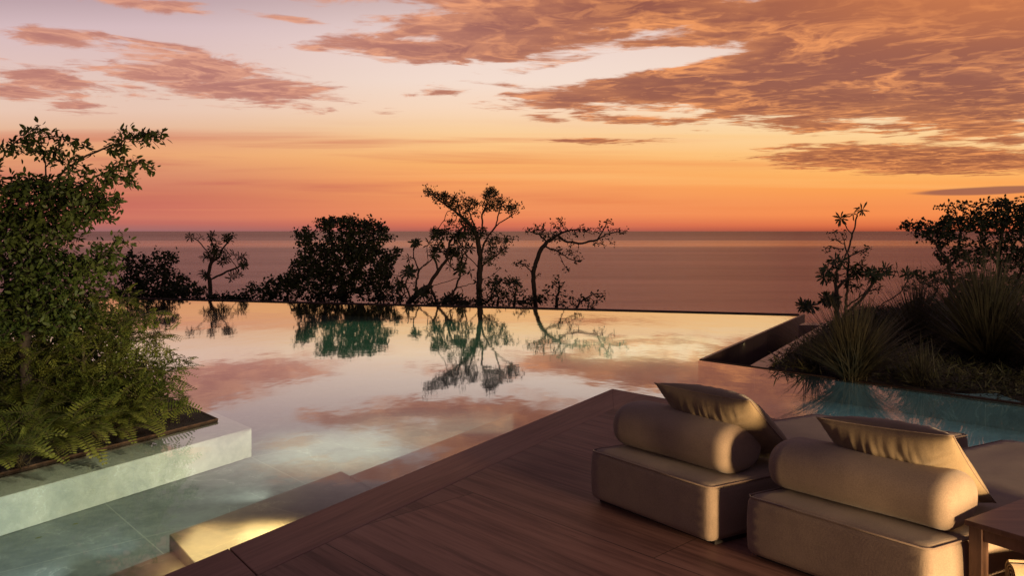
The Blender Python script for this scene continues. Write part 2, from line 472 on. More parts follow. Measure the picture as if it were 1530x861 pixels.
def hill():
    V, F = [], []
    nx, ny = 60, 40
    for j in range(ny):
        for i in range(nx):
            x = -60 + 120*i/(nx-1); y = -20 + (j/(ny-1))**1.6*240
            base = -1.6 if y < 19 else -1.6 - (y-19)*0.33
            z = base + 0.5*mnoise.noise(Vector((x*0.15, y*0.15, 0)))*(1 if y > 19 else 0.3)
            V.append((x, y, z))
    for j in range(ny-1):
        for i in range(nx-1):
            a = j*nx+i
            F.append((a, a+1, a+nx+1, a+nx))
    o = link('hillside', mesh_from(V, F), M_SOIL, smooth=True); tag(o, kind='structure')
hill()

# ------------------------------------------------------------------ pool
A = at(1045, 538, WATER); B = at(1195, 472, WATER); C_ = at(1530, 605, WATER); Fl = at(160, 446, WATER)
dAC = (C_-A).normalized(); dBF = (Fl-B).normalized(); dAB = (B-A).normalized()
Cx = A + dAC*9.5; Fx = B + dBF*26.0
water_poly = [Fx, B, A, Cx, Vector((Cx.x+1, -4, 0)), Vector((-9, -4, 0)), Vector((-22, 8, 0))]
M_WATER = mat_water()
me = mesh_from([(p.x, p.y, WATER) for p in water_poly], [tuple(range(len(water_poly)))[::-1]])
tag(link('pool_water', me, M_WATER), kind='structure')
FLOORZ = -0.34
M_FLOOR = mat_poolstone('pool_floor_stone', (0.20, 0.225, 0.215), (0.42, 0.44, 0.40), (0.13, 0.15, 0.15), tile=(1.4, 1.4),
                        origin=at(376, 684, FLOORZ), ang=math.atan2(0.744, -0.668), rough=0.6, lw=0.006, line=(0.30, 0.31, 0.28))
tag(link('pool_floor', prism([(p.x, p.y) for p in water_poly], -0.6, FLOORZ), M_FLOOR), kind='structure')

# infinity edge walls (dark stone), just beyond the water sheet
def strip(p, q, t, z0, z1, side=1):
    d = (q-p).normalized(); n = Vector((-d.y, d.x, 0))*t*side
    return prism([(p.x, p.y), (q.x, q.y), ((q+n).x, (q+n).y), ((p+n).x, (p+n).y)], z0, z1)
w1 = empty('infinity_edge_wall', B, 'long dark overflow wall closing the far side of the pool towards the sea', 'wall')
link('wall', strip(B + dAB*0.0, Fx, 0.30, -1.6, -0.036, -1), M_WALLDARK, w1)
w2 = empty('overflow_wall', A, 'dark panelled pool wall standing over the sunken trough on the right', 'wall')
def panel_wall():
    m, t, b = material('dark_wall_panels')
    v = t.map(t.pos(), loc=(-A.x, -A.y, 0)); v = t.map(v, rot=(0, 0, -math.atan2(dAB.y, dAB.x)))
    x = t.sep(v)[0]
    fr = t.m('FRACT', t.m('DIVIDE', x, 0.95))
    j = t.sm(t.m('ABSOLUTE', t.sub(fr, 0.5)), 0.485, 0.492)
    rn = t.n.new('ShaderNodeTexWhiteNoise'); rn.noise_dimensions = '1D'; t.l.new(t.m('FLOOR', t.m('DIVIDE', x, 0.95)), rn.inputs['W'])
    tone = t.sm(rn.outputs['Value'], 0, 1, 0.75, 1.25, 'LINEAR')
    n = t.noise(t.pos(), 3.0, 6.0, 0.6)
    col = t.mix(n, (0.05, 0.032, 0.027, 1), (0.085, 0.055, 0.045, 1))
    col = t.mix(1.0, col, t.xyz(tone, tone, tone), 'MULTIPLY')
    t.l.new(t.mix(j, col, (0.012, 0.008, 0.007, 1)), b.inputs['Base Color']); b.inputs['Roughness'].default_value = 0.4
    t.l.new(t.bump(t.sub(n, j), 0.3, 0.01), b.inputs['Normal'])
    return m
link('wall', strip(A - dAB*0.0, B + dAB*0.3, 0.05, -0.95, -0.040, -1), panel_wall(), w2)
link('front_lining', strip(A + dAC*0.0 - Vector((0.02, 0.02, 0)), Cx - Vector((0.02, 0.02, 0)), 0.015, FLOORZ-0.1, -0.056, 1), M_FLOOR, w2)
link('front_wall', strip(A + dAC*0.04, Cx, 0.05, -0.95, -0.041, 1), M_WALLDARK, w2)
# trough floor, kerb coping and planted bed on the right
D1 = at(1119, 546, WATER); E1 = at(1222, 488, WATER); D2 = at(1147, 549, WATER)
dDE = (E1-D1).normalized(); nDE = Vector((dDE.y, -dDE.x, 0))
wid = (D2-D1).dot(nDE)
c1 = D1 - dDE*0.0
bed_cop = empty('trough_kerb', D1, 'pinkish stone kerb between the sunken trough and the grass bed', 'kerb')
link('kerb_stone', prism([c1.xy, (c1+dDE*9).xy, (c1+dDE*9+nDE*wid).xy, (D2).xy], -0.95, -0.06, 0.006, 1), M_COPING, bed_cop)
E2 = at(1193, 485, WATER)
link('end_stone', prism([(E2.x, E2.y), (E1+dDE*0.35).xy, (E1+dDE*0.75).xy, (E2.x+0.25, E2.y+0.40)], -0.95, -0.062, 0.006, 1), M_COPING, bed_cop)
tag(link('trough_floor', prism([(A+dAC*0.06).xy, D1.xy, (c1+dDE*9).xy, (B+dAB*4).xy], -1.2, -0.93), M_WALLDARK), kind='structure')
bedP = [D2, D2 + dDE*9, D2+dDE*9+Vector((14, 0, 0)), Vector((26, 2, 0)), A + dAC*12 + Vector((0.1, 0.1, 0)), (A + dAC*((D2-A).dot(dAC)) + Vector((0.07, 0.07, 0)))]
def bed_ground():
    bm = bmesh.new()
    V = [bm.verts.new((p.x, p.y, -0.09)) for p in bedP]
    bm.faces.new(V)
    bmesh.ops.triangulate(bm, faces=bm.faces)
    bmesh.ops.subdivide_edges(bm, edges=bm.edges, cuts=7, use_grid_fill=True)
    for v in bm.verts:
        if not v.is_boundary: v.co.z += 0.10*mnoise.noise(v.co*0.5) + 0.05
    return bm_mesh(bm)
tag(link('bed_ground', bed_ground(), M_SOIL, smooth=True), kind='structure')

# left planter: submerged coping, wall and soil
pf = Vector((0.4925, 0.870, 0)); pr = Vector((-0.668, 0.744, 0))
O1 = at(376, 641, -0.07); I1 = at(325.5, 633, -0.07)
PL = [O1, O1+pr*6.5, O1+pr*6.5+Vector((-9, -2, 0)), O1-pf*9+Vector((-3, 0, 0)), O1-pf*9]
M_PLANT = mat_poolstone('planter_stone', (0.62, 0.59, 0.50), (0.85, 0.85, 0.76), (0.46, 0.46, 0.40), tile=(2.45, 0),
                        origin=tuple(O1 - pf*1.237), ang=math.atan2(pf.y, pf.x), rough=0.55)
plt = empty('pool_planter', O1, 'pale stone planter corner rising from the pool at left, its rim just under water', 'planter')
link('stone_rim', prism([p.xy for p in PL], FLOORZ+0.002, -0.064, 0.004, 1), M_PLANT, plt)
IL = [I1, I1+pr*6.1, I1+pr*6.1+Vector((-9, -2, 0)), I1-pf*9+Vector((-3, 0, 0)), I1-pf*9]
link('soil', prism([p.xy for p in IL], -0.062, -0.035), M_SOIL, plt)
def rimstrip():
    bm = bmesh.new(); bm.free()
    ps = []
    for (a, b2) in ((I1+pr*6.1, I1), (I1, I1-pf*9)):
        ps.append(([a+Vector((0, 0, 0.040)), b2+Vector((0, 0, 0.040))], 0.009, False))
    return tube_mesh(ps, 4)
link('metal_edging', rimstrip(), mat_plain('rusty_edging', (0.05, 0.03, 0.02), (0.10, 0.06, 0.035), 20, 0.6), plt)

# ------------------------------------------------------------------ deck
K = at(915, 581, 0)
IK = at(916.5, 611, 0)
nU = Vector((U.y, -U.x, 0)); 
if nU.dot(IK-K) < 0: nU = -nU
nW = Vector((W.y, -W.x, 0))
if nW.dot(IK-K) < 0: nW = -nW
DN = K - U*15.0; DR = K + W*14
deckP = [IK, IK - U*16, IK - U*16 + W*16, IK + W*16]
tag(link('deck', prism([p.xy for p in deckP], -0.12, 0.0), M_DECK), kind='structure')
def border():
    JD = (at(381, 850, 0)-at(351, 822, 0)).normalized()
    wJ = (IK-K).dot(nU)
    sJ = JD.dot(U)/JD.dot(nU)*wJ
    s1 = K - U*((K - at(351, 822, 0)).dot(U))     # the only open joint in view
    inn = lambda p: IK + U*((p-IK).dot(U))
    g = 0.004
    out = []
    for a, b2 in ((K, s1 + U*g), (s1 - U*g, K - U*16)):
        ia = IK - nW*0.006 if a is K else inn(a)
        ib = inn(b2) + U*sJ
        if a is not K: ia = ia + U*sJ
        out.append(prism([(a.x, a.y), (b2.x, b2.y), (ib-nU*0.006).xy, (ia-nU*0.006).xy], -0.046, -0.002, 0.003, 1))
    ra = K + W*14; rb = IK + W*14
    out.append(prism([K.xy.copy(), (IK.xy-nW.xy*0.006-nU.xy*0.006), (rb-nW*0.006).xy, ra.xy], -0.046, -0.002, 0.003, 1))
    bm = bmesh.new()
    for m_ in out: bm.from_mesh(m_)
    me = bpy.data.meshes.new('border'); bm.to_mesh(me); bm.free()
    return me
tag(link('deck_border', border(), M_BORDER), kind='structure')
Kin = K - U*0.35 - nU*0.0 + W*0.30
sub = [K + nU*0.10 - U*0.2, K + nU*0.10 - U*16, K + nU*2 - U*16, K + W*14 + nW*0.10, K + W*0.3 + nW*0.10]
tag(link('deck_foundation', prism([p.xy for p in sub], FLOORZ-0.05, -0.125), M_FLOOR), kind='structure')
JD = (at(381, 850, 0)-at(351, 822, 0)).normalized()
JK = (JD - U*JD.dot(U)); JS = JD.dot(U)/JD.dot(nU)     # shift along U per metre inwards
# submerged steps beside the deck
M_STEP = mat_poolstone('step_stone', (0.14, 0.10, 0.068), (0.30, 0.235, 0.16), (0.08, 0.058, 0.042), tile=(1.5, 0), origin=tuple(K), ang=ANG_U, rough=0.5, line=(0.2, 0.15, 0.1))
def off(px, py, z):            # distances of a surveyed point: along the edge from the corner, and out from the edge
    p = at(px, py, z); return (p-K).dot(U), -(p-K).dot(nU)
def ledge(name, a0, a1, o, z0, z1, label):
    P = [K+U*(a0+JS*(o+0.1))+nU*0.1, K+U*(a1+JS*(o+0.1))+nU*0.1, K+U*a1-nU*o, K+U*a0-nU*o]
    ob = link(name, prism([p.xy for p in P], z0, z1, 0.004, 1), M_STEP); tag(ob, kind='structure'); return ob
za, zb, zc = -0.115, -0.13, -0.215
aN, oN = off(524, 712, za); aM, oM = off(642, 665, za)
ledge('pool_ledge', aN, -0.4, (oN+oM)/2, FLOORZ+0.003, za, '')
aP, oP = off(508, 704, zb); aQ, oQ = off(255, 800, zb)
ledge('pool_bench', aQ, aP, (oP+oQ)/2, FLOORZ+0.004, zb, '')
aR, oR = off(250, 826, zc)
ledge('pool_step', aQ-6.0, aQ-0.003, oR, FLOORZ+0.005, zc, '')

# ------------------------------------------------------------------ furniture
def quad_block(c, z0, z1, bev=0.042):
    bm = bmesh.new()
    n = 14
    # gently bulging upholstered block
    me = prism([p.xy for p in c], z0, z1, bev, 4)
    bm = bmesh.new(); bm.from_mesh(me)
    bmesh.ops.triangulate(bm, faces=bm.faces)
    for _ in range(5):
        bmesh.ops.subdivide_edges(bm, edges=[e for e in bm.edges if e.calc_length() > 0.07], cuts=1)
        bmesh.ops.triangulate(bm, faces=[f for f in bm.faces if len(f.verts) > 3])
    bm.normal_update()
    mid = sum((v.co for v in bm.verts), Vector())/len(bm.verts)
    for v in bm.verts:
        h = (v.co.z-z0)/(z1-z0)
        k = 0.009*math.sin(math.pi*min(1, max(0, h))) + 0.0022*mnoise.noise(v.co*2.6) + 0.0006*mnoise.noise(v.co*9.0)
        n_ = v.normal.copy()
        if n_.z < -0.5: continue
        v.co += n_*(k if abs(n_.z) < 0.7 else 0.003*mnoise.noise(v.co*3.0))
    return bm_mesh(bm)

def ring(c, z, ins):
    cen = sum(c, Vector())/4
    out = []
    for i in range(4):
        p = c[i]; q = c[(i+1) % 4]
        d = (q-p).normalized()
        # rounded corner: start/stop short of each corner
        for s in (0.045, 0.30, 0.6, 1-0.0):
            L = (q-p).length
            if s == 0.045: v = p + d*0.03
            elif s == 1.0: v = q - d*0.03
            else: v = p + d*L*s
            v = v + (cen-v).normalized()*ins
            out.append(Vector((v.x, v.y, z)))
    return out

def chaise(corners, label):
    base = corners[0]
    r = empty('chaise_longue', (base.x, base.y, 0), label, 'chaise longue', 'upholstered chaises side by side on the deck')
    cen = sum(corners, Vector())/4
    ins = [p + (cen-p).normalized()*0.07 for p in corners]
    link('plinth', prism([p.xy for p in ins], 0.0, 0.03), M_PLINTH, r)
    b = link('seat_block', quad_block(corners, 0.022, 0.35), M_FABRIC, r, True)
    link('piping', tube_mesh([(ring(corners, 0.3395, 0.004), 0.005, True)], 6), M_PIPING, r, True)
    return r
ZT = 0.35
P0 = at(881, 671, ZT); P1 = at(1061, 728, ZT); P3 = at(1218, 617.5, ZT); P2 = at(1449, 648, ZT)
chaise([P0, P1, P2, P3], 'low taupe chaise farther from the table, backed by the left bolster and pillow')
Q0 = at(1113, 738.5, ZT); Q1 = at(1388, 820, ZT); Q3 = at(1501, 655.5, ZT); Q2 = Vector((4.25, 4.9, ZT))
chaise([Q0, Q1, Q2, Q3], 'nearer low taupe chaise next to the dark wooden side table')

def bolster(p0, p1, back, inset, length, depth, h, startoff, label, grp):
    """stadium-section roll lying across the head of a chaise"""
    d = (p1-p0).normalized(); n = Vector((-d.y, d.x, 0))
    if n.dot(back) < 0: n = -n
    org = p0 + n*inset + d*startoff
    r = empty('bolster_cushion', (org.x, org.y, ZT), label, 'bolster', grp)
    V, F = [], []
    ns, nl = 40, 34
    er = 0.075
    seam = []
    for i in range(nl+1):
        u = i/nl
        # concentrate rings near the ends
        s = 0.5-0.5*math.cos(math.pi*u)
        xx = s*length
        e = min(xx, length-xx)
        k = 1.0 if e >= er else math.sqrt(max(0.0, 1-((er-e)/er)**2))
        shrink = (1-k)*er*0.95
        for j in range(ns):
            a = 2*math.pi*j/ns
            ca, sa = math.cos(a), math.sin(a)
            ex = 2/2.5
            yy = math.copysign(abs(ca)**ex, ca)*(depth/2-shrink)
            zz = math.copysign(abs(sa)**ex, sa)*(h/2-shrink)
            # soft unevenness and sag
            nz = mnoise.noise(Vector((xx*2.6+p0.x*7, yy*3, zz*3)))*0.006
            yy += nz*ca*1.2; zz += nz*sa
            if sa < 0: zz = max(zz, -h/2+0.002)
            zz += 0.012*math.sin(math.pi*s)*(1 if sa > 0 else 0)
            p = org + d*xx + n*(depth/2+yy) + Vector((0, 0, h/2+zz-0.003))
            V.append(p)
    for i in range(nl):
        for j in range(ns):
            F.append((i*ns+j, i*ns+(j+1) % ns, (i+1)*ns+(j+1) % ns, (i+1)*ns+j))
    F.append(tuple(range(ns))); F.append(tuple(nl*ns+j for j in range(ns))[::-1])
    bm = bmesh.new(); bm.from_mesh(mesh_from(V, F)); link('cover', bm_mesh(bm), M_FABRIC, r, True)
    return r, d, n
r1, d1, n1 = bolster(P0, P1, P3-P0, 0.15, 0.94, 0.41, 0.292, 0.03, 'bolster with the left pillow leaning on it, on the chaise farther from the table', 'bolsters lying on the chaises')
r2, d2, n2 = bolster(Q0, Q1, Q3-Q0, 0.15, 0.98, 0.40, 0.268, 0.02, 'nearer bolster roll with lit round end, beside the wooden side table', 'bolsters lying on the chaises')

def pillow(TL, TR, BR, thick, label, seed):
    """square scatter cushion with pinched corners and gathered creases"""
    ex = TR-TL; ey = BR-TR
    nrm = ex.cross(ey).normalized()
    cen = (TL+BR)/2
    r = empty('throw_pillow', (TL+ey+ex*0.5), label, 'pillow', 'pillows leaning on the bolsters')
    V, F = [], []
    N = 56
    rnd = random.Random(seed)
    for side in (1, -1):
        for j in range(N+1):
            for i in range(N+1):
                u = -1+2*i/N; v = -1+2*j/N
                uu = u; vv = v
                # edges pull in between corners
                pin = 0.045
                x = uu*(1-pin*(1-vv*vv)); y = vv*(1-pin*(1-uu*uu))
                prof = ((1-abs(uu)**2.4)**0.55)*((1-abs(vv)**2.4)**0.55)
                t = prof*thick/2
                # creases radiating from the edges and corners
                ang = math.atan2(vv, uu)
                rr = max(abs(uu), abs(vv))
                if rr > 0.05:
                    al = (vv if abs(uu) > abs(vv) else uu)
                    cr = mnoise.noise(Vector((al*7.5, rr*1.2+side*3, seed*3.1)))
                    cr2 = mnoise.noise(Vector((al*17.0, rr*2.0+side*5, seed*1.7)))
                    t += (cr*0.0065+cr2*0.009)*math.sin(min(1, (1-rr)*2.8)*math.pi*0.5)*min(1, rr*1.2)*(0.35+prof)
                t += 0.012*mnoise.noise(Vector((uu*1.7, vv*1.7, seed)))*prof
                p = cen + ex*(x/2) + ey*(y/2) + nrm*(t*side)
                V.append(p)
        o = 0 if side == 1 else (N+1)*(N+1)
        for j in range(N):
            for i in range(N):
                a = o+j*(N+1)+i
                f = (a, a+1, a+N+2, a+N+1)
                F.append(f if side == 1 else f[::-1])
    me = mesh_from(V, F)
    bm = bmesh.new(); bm.from_mesh(me); bmesh.ops.remove_doubles(bm, verts=bm.verts, dist=0.0008)
    me2 = bm_mesh(bm)
    link('cover', me2, M_PILLOW, r, True)
    pts = []
    for k in range(4*24):
        s = k // 24; f = (k % 24)/24*2-1
        u, v = [(f, -1), (1, f), (-f, 1), (-1, -f)][s]
        pin = 0.045
        pts.append(cen + ex*(u*(1-pin*(1-v*v))/2) + ey*(v*(1-pin*(1-u*u))/2))
    link('edge_seam', tube_mesh([(pts, 0.0035, True)], 5), M_PIPING, r, True)
    return r
def pil(TLp, TRp, tr, n, label, seed):
    TR = tr; 
    BR = Vector((tr.x+n.x*0.52, tr.y+n.y*0.52, ZT+0.03))
    TL = TLp
    return pillow(TL, TR, BR, 0.27, label, seed)
TR1 = Vector((1.38, 4.65, 0.815)); TL1 = Vector((0.931, 5.244, 0.806))
pil(TL1, TR1, TR1, n1, 'ochre satin pillow leaning on the bolster nearest the corner of the deck', 1)
TR2 = Vector((2.12, 3.857, 0.815)); TL2 = Vector((1.672, 4.413, 0.775))
pil(TL2, TR2, TR2, n2, 'creased ochre satin pillow leaning on the bolster closest to the side table', 2)

# side table
def mat_wood(name, c1, c2, rough=0.45):
    m, t, b = material(name)
    v = t.map(t.pos(), rot=(0, 0, -math.atan2(0.538, 0.842)), scale=(1.5, 26, 8))
    n = t.noise(v, 1.0, 7.0, 0.6, 0.6)
    t.l.new(t.mix(t.sm(n, 0.3, 0.7), c1+(1,), c2+(1,)), b.inputs['Base Color'])
    b.inputs['Roughness'].default_value = rough
    t.l.new(t.bump(n, 0.15, 0.002), b.inputs['Normal'])
    return m
M_WOOD = mat_wood('table_wood', (0.085, 0.042, 0.026), (0.15, 0.078, 0.048))
T0 = at(1441, 777, 0.45)
ta = Vector((0.842, 0.538, 0)).normalized(); tb = Vector((0.561, -0.827, 0)).normalized()
tab = empty('side_table', (T0.x, T0.y, 0), 'dark wooden side table with square legs and a rolled towel on its shelf', 'table')
def tq(a0, a1, b0, b1): return [(T0+ta*a0+tb*b0).xy, (T0+ta*a1+tb*b0).xy, (T0+ta*a1+tb*b1).xy, (T0+ta*a0+tb*b1).xy]
link('table_top', prism(tq(0, 0.85, 0, 0.6), 0.425, 0.45, 0.003, 2), M_WOOD, tab)
for (a0, b0) in ((0.012, 0.012), (0.012, 0.528), (0.778, 0.012), (0.778, 0.528)):
    link('leg', prism(tq(a0, a0+0.06, b0, b0+0.06), 0.0, 0.424, 0.003, 1), M_WOOD, tab)
for (a0, a1, b0, b1) in ((0.03, 0.82, 0.022, 0.044), (0.03, 0.82, 0.556, 0.578)):
    link('apron', prism(tq(a0, a1, b0, b1), 0.365, 0.423), M_WOOD, tab)
for (a0, a1, b0, b1) in ((0.022, 0.044, 0.05, 0.55), (0.806, 0.828, 0.05, 0.55)):
    link('apron', prism(tq(a0, a1, b0, b1), 0.366, 0.4235), M_WOOD, tab)
link('shelf', prism(tq(0.03, 0.82, 0.03, 0.57), 0.12, 0.138, 0.002, 1), M_WOOD, tab)
M_TOWEL = mat_fabric('towel_cloth', (0.30, 0.22, 0.13))
def towel():
    c = T0 + ta*0.17 + tb*0.12; ax = (ta*0.75+tb*0.66).normalized(); side = Vector((-ax.y, ax.x, 0))
    R = 0.062
    r = empty('rolled_towel', (c.x, c.y, 0.138), 'rolled golden towel lying on the shelf under the side table', 'towel')
    V, F = [], []
    n = 96; turns = 3.2
    L = 0.42
    prof = []
    for i in range(n):
        a = i/(n-1); th = a*turns*2*math.pi
        rr = 0.010 + (R-0.010)*a
        prof.append((math.cos(th)*rr, math.sin(th)*rr))
    inner = []
    for i in range(n):
        a = i/(n-1); th = a*turns*2*math.pi
        rr = 0.010 + (R-0.010)*a - 0.011
        inner.append((math.cos(th)*rr, math.sin(th)*rr))
    loops = prof + inner[::-1]
    m = len(loops)
    for s in range(5):
        x = L*s/4
        for (py_, pz_) in loops:
            V.append(c + ax*x + side*py_ + Vector((0, 0, 0.138+R+pz_ - c.z)))
    for s in range(4):
        for j in range(m):
            F.append((s*m+j, s*m+(j+1) % m, (s+1)*m+(j+1) % m, (s+1)*m+j))
    for s in (0, 4):
        for i in range(n-1):
            F.append((s*m+i, s*m+i+1, s*m+m-2-i, s*m+m-1-i))
    link('cloth', mesh_from(V, F), M_TOWEL, r, True)
towel()

# ------------------------------------------------------------------ plants
def grow(skel, attr, step, infl, kill, iters=90, seed=0, droop=0.0):
    rng = np.random.default_rng(seed)
    pos, par = [], []
    def near(p):
        a = np.array(pos); return int(np.argmin(((a-p)**2).sum(1)))
    for li, line in enumerate(skel):
        pts = [np.array(p, float) for p in line]
        if not pos: pos.append(pts[0]); par.append(-1); cur = 0
        else: cur = near(pts[0])
        prev = pos[cur]
        tgt = pts[1:] if li == 0 else pts
        for q in tgt:
            d = q-prev; L = np.linalg.norm(d)
            if L < step*0.4: continue
            k = max(1, int(round(L/step)))
            for i in range(k):
                f = (i+1)/k
                p = prev + d*f + (rng.normal(0, step*0.12, 3) if i < k-1 else 0)
                pos.append(p); par.append(cur); cur = len(pos)-1
            prev = q
    A_ = np.array(attr, float)
    alive = np.ones(len(A_), bool)
    P_ = np.array(pos)
    d2 = ((A_[:, None, :]-P_[None])**2).sum(2)
    nn = d2.argmin(1); nd = d2.min(1)
    tried = {}
    for it in range(iters):
        act = alive & (nd < infl*infl)
        if not act.any(): break
        idx = np.where(act)[0]
        new = []
        for node in np.unique(nn[idx]):
            m_ = idx[nn[idx] == node]
            v = A_[m_]-pos[node]
            v /= (np.linalg.norm(v, axis=1)[:, None]+1e-9)
            d = v.sum(0); L = np.linalg.norm(d)
            if L < 1e-3: d = rng.normal(0, 1, 3); L = np.linalg.norm(d)
            d = d/L + rng.normal(0, 0.22, 3); d[2] -= droop
            d /= np.linalg.norm(d)
            if tried.get(node, 0) > 4: 
                alive[m_[0]] = False
                continue
            tried[node] = tried.get(node, 0)+1
            new.append((pos[node]+d*step, node))
        if not new: continue
        s = len(pos)
        for p, n_ in new: pos.append(p); par.append(n_)
        NP = np.array([p for p, _ in new])
        dd = ((A_[:, None, :]-NP[None])**2).sum(2)
        mi = dd.argmin(1); mv = dd.min(1)
        up = mv < nd
        nn[up] = mi[up]+s; nd[up] = mv[up]
        alive &= nd > kill*kill
    return np.array(pos), np.array(par)

def branch_mesh(pos, par, rtip, rbase, k=5, e=2.3):
    n = len(pos)
    w = np.zeros(n); ch = np.zeros(n, int)
    for i in range(n):
        if par[i] >= 0: ch[par[i]] += 1
    for i in range(n-1, -1, -1):
        if ch[i] == 0: w[i] += 1
        if par[i] >= 0: w[par[i]] += w[i]
    W_ = w/w[0]
    ex = math.log(rbase/rtip)/math.log(max(w[0], 2))
    r = rtip*w**min(ex, 1/1.5)
    if ex > 1/1.5: r = np.maximum(r, 0); r = r*(1+(rbase/max(r[0], 1e-6)-1)*W_)
    V, F = [], []
    for i in range(n):
        d = pos[i]-pos[par[i]] if par[i] >= 0 else np.array((0, 0, 1.0))
        d = Vector(d).normalized()
        up = Vector((0, 1, 0)) if abs(d.y) < 0.9 else Vector((1, 0, 0))
        s = d.cross(up).normalized(); t = s.cross(d)
        p = Vector(pos[i])
        for j in range(k):
            a = 2*math.pi*j/k
            V.append(p + s*math.cos(a)*r[i] + t*math.sin(a)*r[i])
    for i in range(n):
        if par[i] < 0: continue
        a = par[i]*k; b = i*k
        for j in range(k):
            F.append((a+j, a+(j+1) % k, b+(j+1) % k, b+j))
    return mesh_from(V, F), ch, r

def leaves_mesh(B_, D_, N_, L_, W_, shape='oval', bend=0.15):
    """one six-sided leaf per row: base, axis, normal, length, width"""
    n = len(B_)
    D_ = D_/(np.linalg.norm(D_, axis=1)[:, None]+1e-9)
    S_ = np.cross(D_, N_); S_ /= (np.linalg.norm(S_, axis=1)[:, None]+1e-9)
    U_ = np.cross(S_, D_)
    L_ = L_[:, None]; W_ = W_[:, None]
    prof = [(0, 0, 0), (0.30, 0.46, 0.0), (0.70, 0.42, -0.4), (1.0, 0.0, -1.0), (0.70, -0.42, -0.4), (0.30, -0.46, 0.0)]
    if shape == 'blade': prof = [(0, 0, 0), (0.35, 0.32, 0.1), (0.75, 0.5, -0.3), (1.0, 0.0, -0.9), (0.75, -0.5, -0.3), (0.35, -0.32, 0.1)]
    V = np.empty((n, 6, 3))
    for i, (a, b, c) in enumerate(prof):
        V[:, i] = B_ + D_*L_*a + S_*W_*b + U_*L_*c*bend
    me = bpy.data.meshes.new('leaves')
    me.vertices.add(n*6); me.vertices.foreach_set('co', V.reshape(-1))
    me.loops.add(n*6); me.loops.foreach_set('vertex_index', np.arange(n*6, dtype=np.int32))
    me.polygons.add(n); me.polygons.foreach_set('loop_start', np.arange(0, n*6, 6, dtype=np.int32))
    me.polygons.foreach_set('loop_total', np.full(n, 6, dtype=np.int32))
    me.update(calc_edges=True); me.validate()
    return me

def blob_points(blobs, Y, spread, rng, per_area=None):
    """blobs: (px,py,rx,ry,count) ellipsoids at distance Y"""
    out = []
    for b in blobs:
        px, py, rx, ry, cnt = b[:5]
        dy = b[5] if len(b) > 5 else 0.0
        c = np.array(atd(px, py, Y+dy)); s = (Y+dy)/FPX
        k = 0
        while k < cnt:
            v = rng.uniform(-1, 1, 3)
            if (v**2).sum() > 1: continue
            out.append(c + v*np.array((rx*s, spread, ry*s))); k += 1
    return out

